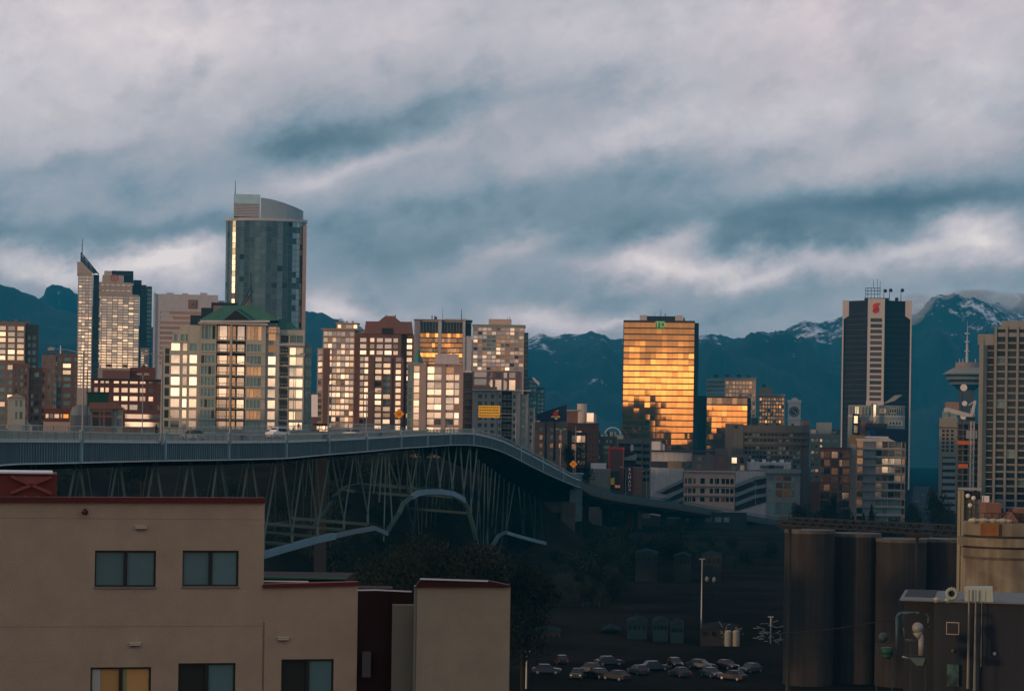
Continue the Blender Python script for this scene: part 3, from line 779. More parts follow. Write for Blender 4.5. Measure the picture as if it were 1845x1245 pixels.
def person(px,lat,h,label,pose,top,trou,lean=0.0,D=None):
    """one continuous skinned body"""
    q,i=bridge_pt(px,lat,-RH+.0)
    s=h/1.75
    pts={'pelvis':(0,0,.92),'spine':(0,0,1.15),'chest':(.0,lean*.5,1.38),'neck':(0,lean,1.52),'head':(0,lean,1.60),'crown':(0,lean,1.74)}
    if pose=='walk':
        pts.update(hl=(-.10,0,.88),kl=(-.11,.10,.48),al=(-.11,-.12,.10),tl=(-.11,-.0,.04),hr=(.10,0,.88),kr=(.11,-.06,.48),ar=(.11,-.22,.08),tr=(.11,-.34,.04),
                   sl=(-.20,lean,1.42),el_=(-.26,.08,1.14),wl=(-.24,-.05,.90),gl=(-.23,-.10,.80),sr_=(.20,lean,1.42),er=(.26,-.05,1.14),wr=(.24,-.22,.94),gr=(.23,-.28,.86))
    else:   # riding a bicycle, bent forward
        pts.update(hl=(-.12,.05,.90),kl=(-.14,-.32,.72),al=(-.13,-.18,.32),tl=(-.13,-.32,.27),hr=(.12,.05,.90),kr=(.14,-.20,.52),ar=(.13,-.02,.14),tr=(.13,-.16,.10),
                   sl=(-.19,-.34,1.30),el_=(-.25,-.50,1.08),wl=(-.22,-.66,1.02),gl=(-.2,-.72,1.02),sr_=(.19,-.34,1.30),er=(.25,-.50,1.08),wr=(.22,-.66,1.02),gr=(.2,-.72,1.02))
        pts.update(spine=(0,-.12,1.12),chest=(0,-.28,1.30),neck=(0,-.40,1.40),head=(0,-.46,1.50),crown=(0,-.47,1.64))
    names=list(pts); R=dict(pelvis=.15,spine=.14,chest=.17,neck=.06,head=.10,crown=.07,hl=.10,hr=.10,kl=.07,kr=.07,al=.045,ar=.045,tl=.04,tr=.04,sl=.07,sr_=.07,el_=.05,er=.05,wl=.035,wr=.035,gl=.04,gr=.04)
    E_=[('pelvis','spine'),('spine','chest'),('chest','neck'),('neck','head'),('head','crown'),('pelvis','hl'),('hl','kl'),('kl','al'),('al','tl'),('pelvis','hr'),('hr','kr'),('kr','ar'),('ar','tr'),('chest','sl'),('sl','el_'),('el_','wl'),('wl','gl'),('chest','sr_'),('sr_','er'),('er','wr'),('wr','gr')]
    me=bpy.data.meshes.new('person'); me.from_pydata([Vector(pts[n])*s for n in names],[(names.index(a),names.index(b)) for a,b in E_],[])
    o=bpy.data.objects.new('person',me); C.objects.link(o); o.location=q
    sk=o.modifiers.new('skin','SKIN'); me.skin_vertices[0]
    for k,n in enumerate(names): 
        me.skin_vertices[0].data[k].radius=(R[n]*s,R[n]*s)
    me.skin_vertices[0].data[0].use_root=True
    ss=o.modifiers.new('sub','SUBSURF'); ss.levels=1; ss.render_levels=1
    # clothes and skin by height through the material
    m=bpy.data.materials.new('clothed_figure'); m.use_nodes=True; t=m.node_tree; bs=t.nodes['Principled BSDF']; bs.inputs['Roughness'].default_value=.85
    tcn=t.nodes.new('ShaderNodeTexCoord'); sp=t.nodes.new('ShaderNodeSeparateXYZ'); t.links.new(tcn.outputs['Object'],sp.inputs[0])
    r=t.nodes.new('ShaderNodeValToRGB'); mr=t.nodes.new('ShaderNodeMapRange'); mr.inputs[2].default_value=1.8*s; t.links.new(sp.outputs[2],mr.inputs[0]); t.links.new(mr.outputs[0],r.inputs[0])
    r.color_ramp.interpolation='CONSTANT'; e=r.color_ramp.elements; e[0].color=(.02,.02,.02,1); e[1].position=.05; e[1].color=(*trou,1)
    for p_,c_ in ((.51,top),(.845,(.30,.18,.13)),(.935,(.03,.02,.015))): n_=e.new(p_); n_.color=(*c_,1)
    t.links.new(r.outputs[0],bs.inputs[0]); me.materials.append(m)
    # face and hair
    hd=Vector(pts['head'])*s
    b=MB(); b.sphere((hd.x,hd.y+.02*s,hd.z+.06*s),.115*s,12,sz=1.0); hair=b.build('hair',mat('dark_hair',(.02,.015,.012),.9,var=0),o,smooth=True)
    b=MB(); b.prism([(hd.x-.015*s,hd.z-.02*s),(hd.x+.015*s,hd.z-.02*s),(hd.x,hd.z+.04*s)],hd.y-.13*s,hd.y-.09*s); b.build('nose',mat('skin_tone',(.30,.18,.13),.6,var=0),o)
    return tag(o,label,'person')
person(540,20.5,1.78,'person in dark clothes walking by the far rail of the bridge','walk',(.015,.018,.03),(.02,.02,.03))
# cyclist and bicycle near the left
cy=person(284,20.0,1.75,'person in a dark jacket bent forward over a bicycle','ride',(.02,.03,.06),(.02,.02,.02))
bo=empty('bicycle',cy.location,0,'dark bicycle ridden along the far side of the bridge','bicycle')
mb_=mat('bicycle_paint',(.03,.03,.035),.4,var=0)
for yy in (-.62,.46):
    b=MB()
    for k in range(20):
        a0,a1=2*PI*k/20,2*PI*(k+1)/20; b.tube((0,yy+.33*math.cos(a0),.35+.33*math.sin(a0)),(0,yy+.33*math.cos(a1),.35+.33*math.sin(a1)),.022,.022,5)
    for k in range(8): a0=2*PI*k/8; b.tube((0,yy,.35),(0,yy+.33*math.cos(a0),.35+.33*math.sin(a0)),.006,.006,4)
    b.build('wheel',mb_,bo)
b=MB()
for A,B_ in (((0,.46,.35),(0,.18,.82)),((0,.46,.35),(0,.05,.30)),((0,.05,.30),(0,.18,.86)),((0,.05,.30),(0,-.45,.78)),((0,.18,.82),(0,-.45,.84)),((0,-.62,.35),(0,-.47,.95))): b.tube(A,B_,.022,.022,6)
b.build('frame',mb_,bo)
b=MB(); b.box(-.06,.06,.06,.30,.86,.90); b.build('saddle',mb_,bo)
b=MB(); b.tube((-.26,-.52,.98),(.26,-.52,.98),.018,.018,6); b.build('handlebar',mb_,bo)
# diamond warning signs on the bridge
m_or=mat('sign_orange',(.80,.30,.02),.4,var=.05)
def diamond(px,py,r,lat,label):
    q,i=bridge_pt(px,lat,-RH); c=P(px,py,q.y); R_=r*q.y/F
    o=empty('warning_sign',q,0,label,'road sign','orange diamond signs on the bridge')
    x=c.x-q.x; z=c.z-q.z
    b=MB(); b.tube((x,.06,0),(x,.06,z),.07,.06,6); b.build('post',m_pole,o)
    b=MB(); b.prism([(x-R_,z),(x,z-R_),(x+R_,z),(x,z+R_)],-.03,.03); f=b.build('face',m_or,o)
    b=MB(); 
    for (w,zz) in ((.9,.25),(1.0,.0),(.8,-.25)): b.box(x-R_*w*.42,x+R_*w*.42,-.05,-.032,z+zz*R_-.04*R_,z+zz*R_+.05*R_)
    b.build('lettering',mat('sign_black',(.02,.02,.02),.6,var=0),f)
diamond(719,745.5,9.5,-.6,'orange diamond warning sign in front of the brown mansard tower')
diamond(1033,836,7,-.5,'smaller orange diamond sign near the bridge end by the bright bay windows')
# overhead gantry sign
q,i=bridge_pt(905,1.0,-RH-.3)
go=empty('gantry_sign',q,0,'overhead road sign with bright yellow panel on a tall arm above the bridge crest','road sign')
def L_(px,py): c=P(px,py,q.y); return (c.x-q.x, c.z-q.z)
b=MB(); x,z=L_(930,746); b.tube((x,0,-1),(x,0,z+.3),.16,.12,8); b.build('post',m_pole,go)
x0,z0=L_(866,745); b=MB(); b.beam((x,0,z),(x0,0,z+.1),.12,.14); b.beam((x,0,z-.9),(x0,0,z-.6),.08,.08); b.build('arm',m_pole,go)
x1,z1=L_(901,731); x0,z0=L_(862,752); b=MB(); b.box(x0,x1,-.12,-.06,z0,z1); f=b.build('panel',mat('sign_yellow',(.85,.52,.05),.25,.0,var=.1,scale=1.5),go)
b=MB()
for k in range(4):
    zz=z1-(k+.7)*(z1-z0)/4.4; xx=x0+.2
    while xx<x1-.5:
        w=random.uniform(.2,.6); b.box(xx,xx+w,-.15,-.125,zz-.12,zz+.14); xx+=w+.14
b.build('lettering',mat('sign_brown',(.16,.07,.02),.6,var=0),f)
# ------------------------------------------------------------------ the city
w_beige=mat('stone_beige',(.42,.33,.25),.75,var=.08)
w_grey=mat('concrete_pale',(.42,.40,.385),.8,var=.08,streak=.08)
w_green=mat('render_grey_green',(.36,.37,.31),.8,var=.08,streak=.08)
w_brown=mat('brick_brown',(.15,.085,.065),.85,var=.12)
w_brown2=mat('brick_tan',(.21,.14,.105),.85,var=.12)
w_red=mat('brick_red_brown',(.13,.048,.032),.85,var=.15)
w_dark=mat('dark_cladding',(.022,.022,.024),.6,var=.15)
w_dconc=mat('dark_concrete',(.085,.080,.070),.9,var=.2,streak=.25)
w_teal=mat('teal_grey_render',(.20,.23,.215),.8,var=.1,streak=.08)
w_white=mat('white_render',(.52,.52,.50),.7,var=.06)
w_slab=mat('slab_edge',(.40,.31,.24),.8,var=.08)
w_tealroof=mat('copper_roof_green',(.055,.17,.135),.6,var=.15,streak=.1)
w_mansard=mat('mansard_roof',(.17,.09,.078),.8,var=.1)
w_navy=mat('navy_cladding',(.010,.018,.045),.5,var=.1)
w_gdark=mat('hedge_green',(.012,.055,.028),.9,var=.3,scale=1)
m_redl=mat('emblem_red',(.55,.03,.02),.4,var=0)
m_whl=mat('sign_white',(.75,.75,.72),.4,var=0)
m_goldl=mat('sign_gold',(.6,.35,.06),.4,var=0)

# 1 brown tower at the far left
B=Bld('apartment_tower','brown brick tower with glowing windows on the far left before the mountain','tower',-24,47,900,yaw=-4,wall=w_brown2)
B.blk(-24,44,580,None,0,18,cs(-22,44,4,.72),rs(586,650,6,.7)+rs(655,775,9,.6),glass=lambda i,j:gw2 if j<6 or random.random()<.2 else gt,side=gd)
B.blk(44.5,68,583,None,4,16,[(49,54),(57,64)],rs(600,775,13,.6),glass=gt,wall=mat('concrete_grey_green',(.09,.10,.09),.8,var=.1),side=gd)
B.gear(0,60,580,3); B.done()
B=Bld('apartment_block','stepped brown block with teal window bays low on the far left','building',22,84,760,yaw=-3,wall=w_brown)
B.blk(22,52,655,None,0,14,[(27,31),(35,41),(44,48)],rs(660,775,9,.6),glass=lambda i,j:gt if random.random()<.7 else gd,side=gd)
B.blk(52.5,84,662,None,2,14,[(56,60),(62,70),(76,80)],rs(668,772,8,.62),glass=lambda i,j:gt if random.random()<.6 else gd)
B.done()
B=Bld('town_house','small pale gabled house low at the far left edge above the bridge rail','house',14,58,600,wall=mat('pale_render',(.30,.32,.27),.8,var=.08))
B.blk(14,46,716,None,0,9,[(28,32),(36,41)],[(721,733),(742,755)],glass=gt)
B.poly([(12,717),(30,709),(48,717)],-.4,9.5,mat('pale_roof',(.22,.25,.22),.8)); B.poly([(46.2,755),(58,768),(58,800),(46.2,800)],.5,7,None); B.done()
B=Bld('apartment_block','terraced brick and green glass block left of the thin slanted tower','building',74,140,950,yaw=-3,wall=w_brown)
B.blk(74,100,640,None,2,16,cs(76,99,3,.5),rs(648,775,9,.5),glass=lambda i,j:gt if random.random()<.8 else gw2,wall=w_brown2,side=gd)
B.blk(102,138,637,None,0,18,[(104,110),(113,127),(133,137)],rs(641,700,5,.62)+rs(705,775,5,.55),glass=lambda i,j:(gt,gw2,gt)[i] if j in(1,2) else gt,side=gd)
B.blk(96,101.5,690,None,-1,3,[(97,100.5)],rs(694,772,6,.6),glass=gt,wall=w_teal)
B.mast(108,622,637,r=.3); B.gear(76,135,637,4); B.done()
B=Bld('low_building','low red-brown building with one orange window above the left of the bridge','building',80,126,700,wall=w_red)
B.blk(80,126,736,None,0,12,[(83,88),(90,97),(99,107),(110,113),(115,124)],[(746,753)],glass=lambda i,j:gw2 if i<4 else gg)
B.blk(79,127,760,None,-.8,.7,wall=w_slab); B.done()
# thin slanted tower
B=Bld('hotel_tower','thin beige tower with a slanted glass top and a mast, left of the stepped tower','tower',139,178,1850,ym=620,yaw=-1,wall=w_beige)
rows=rs(497,700,36,.62)
B.blk(139,165.5,494,None,0,22,[(141,146),(147,152),(153,158),(159.5,164)],rows,glass=gw2,rel=.5)
B.blk(166.2,177,494,None,6,18,cols=[(167,176)],rows=rs(500,700,20,.8),glass=gd,wall=w_dark)
B.poly([(139,494.5),(139,472),(146,472),(165.5,491),(165.5,494.5)],0,20,None)
for a,c in (((146,455),(178,494)),((146,456),(146,473)),((146,473),(166,493)),((152,463),(152,478)),((160,473),(160,487)),((169,483),(169,494))):
    p,q=B.hit(*a),B.hit(*c); b=MB(); b.beam((p[0],3,p[1]),(q[0],3,q[1]),.9,.9); b.build('roof_frame',w_dark,B.o)
B.poly([(147,459),(176,492.5),(167,492),(147,472)],4,.3,gt,'roof_glass')
B.mast(145.5,431,458,3,.5,w_dark); B.done()
# stepped tower
B=Bld('hotel_tower','broad stepped beige tower glowing towards its base with a round red emblem on top','tower',168,273,1900,ym=600,yaw=0,wall=w_beige)
def sg(i,j): return gw2
B.blk(172,250,531,None,0,26,cs(173,250,8,.86),rs(534,664,27,.66),glass=sg,rel=.6)
B.blk(168,171.5,545,None,3,10,[(168.3,171)],rs(548,700,20,.6),glass=gw2)
B.blk(176,237,509,530.8,1.5,26,cs(178,236,6,.7),[(512.5,515),(523,525)],glass=gw2)
B.blk(183,221,496,508.8,3,24,wall=w_beige)
B.blk(251.5,263,512,None,5,26,[(253,256),(258,262)],rs(515,700,24,.7),glass=gd,wall=w_dark)
B.blk(263.5,273,514,None,8,24,[(264,272)],rs(517,700,24,.7),glass=gt,wall=w_dark)
B.blk(200,239,487,495.8,8,14,wall=w_dark); B.blk(239.3,254,503,511.8,8,16,wall=w_dark); B.blk(186,200,488,495.8,6,12,wall=w_grey)
B.blk(221.3,239,496.2,508.8,8,14,wall=w_dark); B.blk(237.3,251.3,512,531,8,14,wall=w_dark)
B.blk(253,269,626,None,-2,6,[(255,260),(261.5,267)],rs(629,664,8,.6),glass=gw2)
b=MB(); x,z=B.hit(205.5,500.5); R_=6*B.s
for k in range(28):
    a0,a1=2*PI*k/28,2*PI*(k+1)/28; b.beam((x+R_*math.cos(a0),2.8,z+R_*math.sin(a0)),(x+R_*math.cos(a1),2.8,z+R_*math.sin(a1)),.25,.6)
b.build('emblem_ring',m_redl,B.o); B.text('S',205.5,500.5,7.5,2.8,m_redl,.1,'emblem_letter')
B.done()
# red brown low block
B=Bld('office_block','low red-brown block with rows of bright windows below the stepped tower','building',166,293,900,yaw=0,wall=w_red)
cols=[(170,176),(181,187),(190,196),(205,214),(219,230),(234,248),(252,262),(268,276),(284,292)]
B.blk(166,293,682,None,0,22,cols,[(687,691),(699,707),(714,722),(729,738)],glass=lambda i,j:gw,side=gd)
B.blk(224,293,745,None,-1.2,1.1,[(226,291)],[(746,754),(760,769)],glass=gw)
B.blk(184,233,667,681.8,3,14,wall=w_brown); B.blk(233.2,280,661,681.8,5,12,wall=w_red); B.blk(160,300,683.5,685.5,-1.5,1.4,wall=w_dark)
B.gear(180,280,661,3); B.done()
B=Bld('pavilion','dark green clad penthouse box between the thin tower and the red-brown block','building',157,196,800,wall=w_gdark)
B.blk(157,196,708,None,0,10); B.blk(156,197,706.6,707.9,-.3,10.6,wall=w_dark); B.done()
B=Bld('apartment_block','low brown hip-roofed block with teal windows beside the bridge rail on the left','building',158,226,650,wall=w_brown)
B.blk(166,204,737,None,0,10,[(168,179),(182,186),(190,202)],[(742,748),(752,768)],glass=gd,wall=w_brown)
B.blk(204.3,222,737,None,.6,10,[(206,210),(212,220)],[(740,748),(754,768)],glass=gt,wall=w_teal)
B.poly([(158,736.9),(162,725),(206,725),(226,736.9)],-.6,11,w_brown); B.done()
B=Bld('tent_roof_building','rounded pale canopy building behind the bridge rail below the thin tower','building',125,166,620,wall=mat('canopy_fabric',(.25,.27,.25),.7,var=.15))
B.poly([(125,800),(126,748),(130,734),(140,729.5),(152,729),(160,734),(165,745),(166,800)],0,8,None); B.blk(128,163,748,None,-.4,.39,wall=mat('canopy_base',(.17,.17,.15),.8)); B.done()
q=P(156,771,560)
mo=empty('radio_mast',q-Vector((0,0,4)),0,'slender lattice antenna mast in front of the thin tower base','mast')
b=MB(); H=(771-668)*560/F+4
for dx_,dy_ in ((-.35,-.2),(.35,-.2),(0,.4)): b.tube((dx_,dy_,0),(dx_*.2,dy_*.2,H),.05,.04,5)
for k in range(16):
    z=H*k/16; f=1-.8*k/16; b.beam((-.35*f,-.2*f,z),(.35*f,-.2*f,z+H/16),.04,.04); b.beam((.35*f,-.2*f,z),(0,.4*f,z+H/16),.04,.04)
b.build('lattice',m_poled,mo)
b=MB()
for k in range(6): z=H*(.55+.07*k); b.beam((-.9+.1*k,0,z),(.9-.1*k,0,z),.05,.05)
b.build('antenna',m_poled,mo)
# grey hotel
B=Bld('hotel_block','pale grey hotel with tan window bands and a square bronze emblem','building',278,404,1600,ym=600,yaw=-2,wall=w_grey)
B.blk(278,392,531,None,0,30,[(288,376)],rs(560,660,11,.56),glass=mat('tan_window_band',(.36,.20,.11),.35,.3,var=.15,rnd=.2),rel=.4)
B.blk(276,279.5,529,None,-1,32); B.blk(392.3,404,540,None,4,26,wall=w_grey); B.gear(290,385,531,3)
x,z=B.hit(347.5,548.5); r=8*B.s
b=MB(); b.box(x-r,x+r,-.35,-.02,z-r,z+r); e=b.build('emblem',w_brown,B.o)
b=MB(); b.box(x-r*.72,x+r*.72,-.5,-.36,z-r*.72,z+r*.72); b.build('emblem_panel',mat('emblem_bronze',(.30,.15,.05),.5,var=0),e)
b=MB(); b.beam((x-r*.4,-.6,z+r*.4),(x+r*.4,-.6,z-r*.4),.5,.8); b.beam((x-r*.4,-.6,z-r*.4),(x+r*.4,-.6,z+r*.4),.5,.8); b.build('emblem_cross',w_brown,e)
B.done()
B=Bld('stepped_tower','dark stepped rooftop with tan wall rising behind the green roof','tower',343,455,1200,ym=570,wall=w_dark)
B.blk(343,362,569,None,0,16); B.blk(362.3,380,555,None,1,16); B.blk(380.3,428,545,None,2,18); B.blk(384,430,551,None,0,1.8,wall=w_brown2)
B.poly([(434,556),(452,537),(454,556)],3,8,mat('tan_gable',(.42,.25,.13),.7))
for a,c in (((434,551),(452,517)),((438,553),(456,524)),((445,533),(449,536)),((452,490),(453,545))):
    p,q=B.hit(*a),B.hit(*c); b=MB(); b.beam((p[0],1.2,p[1]),(q[0],1.2,q[1]),.6,.6); b.build('roof_mast',m_poled,B.o)
B.done()
# tall curved glass tower
B=Bld('glass_tower','tallest tower, curved dark glass with a pale sloping crown and roof mast','tower',406,552,1800,ym=470,wall=w_grey)
rx=72*B.s; ry=rx*.42; N=44
def ell(t,kx=1.0,ky=1.0): return (rx*kx*math.cos(t), ry*1.0+ry*ky*math.sin(t))
zt=B.lz(398); zb=0
lite=mat('tower_glass_light',(.34,.45,.44),.32,.7,rnd=.35,var=.15,scale=.15,wavy=.02,bscale=.25)
nfl=46; flo=[]
core=MB(); core.plan([ell(2*PI*k/N,.985,.97) for k in range(N)],0,zt); core.build('core',w_dark,B.o)
k0=0
for k in range(N):
    t0,t1=2*PI*k/N,2*PI*(k+1)/N; tm=(t0+t1)/2; front=math.sin(tm)<0.15
    if not front: 
        continue
    c=math.cos(tm); b=MB(); g=lite if (c<-.94 or c>.60) else gtw
    for f in range(nfl):
        za=zt*f/nfl+.25; zc=zt*(f+1)/nfl-.12
        if za<70: continue
        p0,p1=ell(t0),ell(t1); e=random.uniform(-.06,.06)
        mi_=0 if random.random()>(.04 if g is gtw else .15) else 1
        b.add([(p0[0],p0[1]+e,za),(p1[0],p1[1]+e,za),(p1[0],p1[1]-e,zc),(p0[0],p0[1]-e,zc)],[(0,1,2,3)],mi_)
    b.build('glass_bay',[g,gtw if g is lite else gd],B.o)
ring=MB()
for f in range(int(nfl*70/zt)+1,nfl+1):
    z=zt*f/nfl; ring.plan([ell(2*PI*k/N,1.006,1.01) for k in range(N)],z-.12,z+.12)
ring.build('floor_edges',mat('mullion_teal',(.11,.16,.16),.5,var=.1),B.o)
mm=MB()
for k in range(N):
    p=ell(2*PI*k/N,1.004,1.008); mm.box(p[0]-.09,p[0]+.09,p[1]-.09,p[1]+.09,60,zt-.15)
mm.build('mullions',mat('mullion_teal',(.11,.16,.16)),B.o)
slab=MB(); slab.plan([ell(2*PI*k/N,1.03,1.08) for k in range(N)],B.lz(398),B.lz(393)); slab.build('roof_slab',w_grey,B.o)
zb_=B.lz(393)+.01
cr_=MB(); n=26
for k in range(n):
    t0=PI*1.5-.16+ (PI*.5+.16-.12)*k/n*1.0; t1=PI*1.5-.16+(PI*.5+.16-.12)*(k+1)/n
    def topz(t): 
        x=ell(t,.97,.9)[0]; px=480+x/B.s; return B.lz(356+ (max(0,px-463)/82)**1.6*19)
    p0,p1=ell(t0,.93,.9),ell(t1,.93,.9); q0,q1=(p0[0]*.95,p0[1]+1),(p1[0]*.95,p1[1]+1)
    a,c=topz(t0),topz(t1)
    cr_.add([(p0[0],p0[1],zb_),(p1[0],p1[1],zb_),(p1[0],p1[1],c),(p0[0],p0[1],a),(q0[0],q0[1],zb_),(q1[0],q1[1],zb_),(q1[0],q1[1],c),(q0[0],q0[1],a)],[(0,1,2,3),(7,6,5,4),(3,2,6,7)])
cr_.build('crown',mat('crown_panel',(.25,.30,.305),.35,.35,var=.06),B.o,smooth=False)
x0,x1=B.lx(419.5),B.lx(467); lb=MB(); lb.box(x0+.3,x1-.3,2.6,20,zb_,B.lz(352)); lb.build('plant_core',w_dark,B.o)
for k in range(9):
    z=zb_+.8+k*(B.lz(368)-zb_)/9; b=MB(); b.box(x0,x1,1.8,2.55,z,z+.9); b.build('louvre',w_grey,B.o)
b=MB(); b.box(x0,x1,1.8,2.5,B.lz(368)+.2,B.lz(351)); b.build('screen',lite,B.o)
B.mast(422,326,352,4,.4,w_dark)
for px,yt in ((431,348),(440,350),(451,351),(458,350),(512,364),(505,388),(522,389)): B.mast(px,yt,yt+8 if px<500 else 393,3,.15,w_grey,'antenna')
p=B.lx(545.5); b=MB(); b.box(p,B.lx(552),4,14,60,B.lz(404)); b.build('end_fin',mat('end_fin_tan',(.36,.24,.17),.5,.3),B.o)
B.done()
# green roofed apartment block
B=Bld('apartment_block','grey-green apartment block with a copper green gabled roof, balconies and bright windows','building',291,562,650,ym=680,yaw=0,wall=w_green,tilt=.3)
R=[(587.5,612)]+[(620,633)]+[(641+19.8*k,655.5+19.8*k) for k in range(6)]+[(759.5,773)]
teal_or=lambda bright: (lambda i,j: gw)
B.blk(360,389,578,None,0,18,[(362,367.5),(368.5,374),(375,380.5),(381.5,387)],R,glass=lambda i,j:gt if (j+i*3)%7!=2 else gd,side=gd)
B.blk(389.2,442,578,None,1.6,16,[(391,394),(394.6,408),(409.5,414),(418,424),(427,439.5)],R,glass=lambda i,j:(gb,gw,gb,gb,gw)[i],wall=mat('balcony_back_wall',(.13,.075,.05),.8,var=.1))
B.blk(442.2,478,578,None,0,18,[(444.5,450),(451,456.5),(457.5,463),(464,470)],R,glass=lambda i,j:(gt if j in (1,2,4,6,8) else gb))
B.blk(413.5,417.5,586,None,-.6,2.0,wall=w_green)
B.balcony(389.5,441.8,[r[1]+1.5 for r in R],1.4,1.5,rail=w_green)
B.blk(338,359.7,587,None,1.2,16,[(341,354)],R[1:],glass=lambda i,j:gw if j>0 else gt,side=gd)
B.blk(306,337.7,620,None,2.2,15,[(307.5,323),(328.5,336)],R[1:],glass=gw)
B.blk(293,305.7,627,None,4,13,[(296,304)],[(629,640)]+R[2:],glass=gd)
B.blk(309,338,599,619.8,5,10,[(312,318),(324,331),(333,337)],[(603,615)],glass=gt); B.blk(322,356,588,598.8,6,8,wall=w_green)
B.blk(478.3,503,588,None,1.2,16,[(483,496)],R,glass=lambda i,j:gw if j>1 else gb)
B.blk(503.3,548,592,None,2.4,15,[(505,519.5),(522,533),(534,545.5)],[(602,615),(624,637)]+R[2:],glass=lambda i,j:(gd if i==0 else (gw if j>0 else gt)))
B.blk(548.3,562,616,None,4.4,12,[(551,556),(557,561)],[(622,633)]+R[2:],glass=gt,wall=w_teal)
B.balcony(503.6,521,[r[1]+1.5 for r in R[1:]],2.3,1.3,rail=w_green)
B.blk(503,549,618,621,1.2,1.1,wall=w_grey); B.blk(305,339,616.5,619.5,1.2,.9,wall=w_green)
B.blk(356,481,582,585.5,-1.2,1.1,wall=w_grey)
for (a,b_) in ((360,389),(442.2,478)):
    for r in R[1:]: B.blk(a-.6,b_+.6,r[1]+1.2,r[1]+2.6,-.35,.34)
# roofs
B.poly([(357,577.8),(404,551),(464,551),(503,577.8)],-1.0,17,w_tealroof)
B.poly([(500,592),(503.5,573),(520,575),(549,602),(549,604)],3,12,w_tealroof)
B.poly([(398,577.9),(425,556.5),(455,577.9)],-1.9,1.0,w_tealroof); B.poly([(403,577),(425,559.5),(449,577)],-2.0,.09,w_dark)
for a,c in (((361,578.2),(486,578.2)),): 
    p,q=B.hit(*a),B.hit(*c); b=MB(); b.beam((p[0],-1.6,p[1]-.2),(q[0],-1.6,q[1]-.2),.25,.5); b.build('gutter',w_white,B.o)
B.blk(537,546,607,617,3,4,wall=w_grey)
B.balcony(480,503,[598.0],1.0,1.4,rail=w_grey)
B.done()
# little bright billboard building
B=Bld('advertising_hoarding','plain bright white hoarding beside the green-roofed block','billboard',561,573,640,wall=w_brown)
B.blk(562,573,709,None,.5,3); B.poly([(561,751),(561,711),(572.5,711),(572.5,751)],0,.4,mat('hoarding_white',(.85,.80,.74),.35,.0,var=.03),'panel'); B.done()
B=Bld('site_cabin','small orange-windowed cabin with a flat dark roof at the bridge rail','cabin',567,594,480,wall=w_dark)
B.blk(570,592,766,None,0,3,cs(571,592,4,.8),[(767.5,773),(774.5,780)],glass=gw2); B.blk(565,595,763,765.8,-.5,4,wall=w_dark); B.done()
# bright balconied tower
B=Bld('apartment_tower','glowing tower of continuous balconies with a dark brown vertical stripe','tower',570,657,900,ym=680,yaw=-1,wall=w_slab,tilt=.5)
ro=lambda y0:[(y+2.2,y+9.6) for y in [y0+11.0*k for k in range(int((778-y0)/11.0))]]
B.blk(581,638,594,None,0,20,cs(582,637,7,.86),ro(595.5),glass=lambda i,j:gw if random.random()<.9 else gb,side=gb,rel=.5)
B.blk(571,581.7,628,None,1.5,16,[(573,580)],ro(629),glass=gw)
B.blk(582.2,594,628,None,-.8,.75,wall=w_brown); B.blk(638.3,646,600,None,-.3,14,wall=w_brown)
B.blk(646.3,657,596,None,.8,16,[(647,651),(652,656)],ro(600),glass=gw)
B.blk(605,644,582,593.8,5,12,[(607,613),(622,634),(636,642)],[(584,590)],glass=gw2)
B.blk(603,647,580.5,581.9,4,14,wall=w_slab); B.blk(577,650,592.6,593.9,-1.2,1.6,wall=w_slab)
B.balcony(576,581.6,[638+11*k for k in range(12)],1.2,1.2,rail=w_slab)
for k in range(15): B.blk(580.6,(638 if k<3 else 638),595.3+11*k,596.7+11*k,-.7,.69,wall=w_slab)
B.gear(608,640,581,3); B.done()
# brown mansard tower
B=Bld('apartment_tower','brown tower with a mansard roof and a dark rooftop opening','tower',644,746,880,ym=680,yaw=-1,wall=w_brown,tilt=.5)
r1=[(609.5,616.5),(620.5,628),(632,639)]; r2=[(y,y+7.6) for y in [643.5+11.2*k for k in range(12)]]
B.blk(664,722,602,642.6,0,20,[(666,673.5),(678,689),(692.5,704.5),(708,716)],r1,glass=lambda i,j:gw)
B.blk(646,726,643,None,0,22,[(648.5,655),(656.5,663),(676,687),(690.5,703),(713,722)],r2,glass=lambda i,j:gt if (i==3 and (2<j<8 or j==5) and j!=6) else (gd if random.random()<.04 else gw),side=gd,rel=.6)
B.blk(646.5,663.8,600,642.6,1,18,[(648,659)],r1,glass=gw)
B.blk(731,745,602,None,1.5,20,[(732.5,741.5)],r1+r2,glass=lambda i,j:gw); B.blk(722.3,730.8,601,None,2.5,16,wall=w_brown)
B.poly([(656,601.8),(659,579),(742,580),(744.5,601.8)],-.6,21,w_mansard)
B.poly([(681,580),(692,571),(697,570),(706,570),(711,571),(722,580)],-.2,16,w_mansard)
B.blk(687,706,591.5,602,-1.0,.35,wall=w_dark); B.blk(691.5,711.5,568.4,569.8,1,10,wall=w_grey)
for px in (693,710): B.blk(px,px+2,567,568.3,1,1,wall=w_dark)
for px in (674,690.5,706,727): B.blk(px-1,px+.3,645,None,-.5,.48)
B.done()
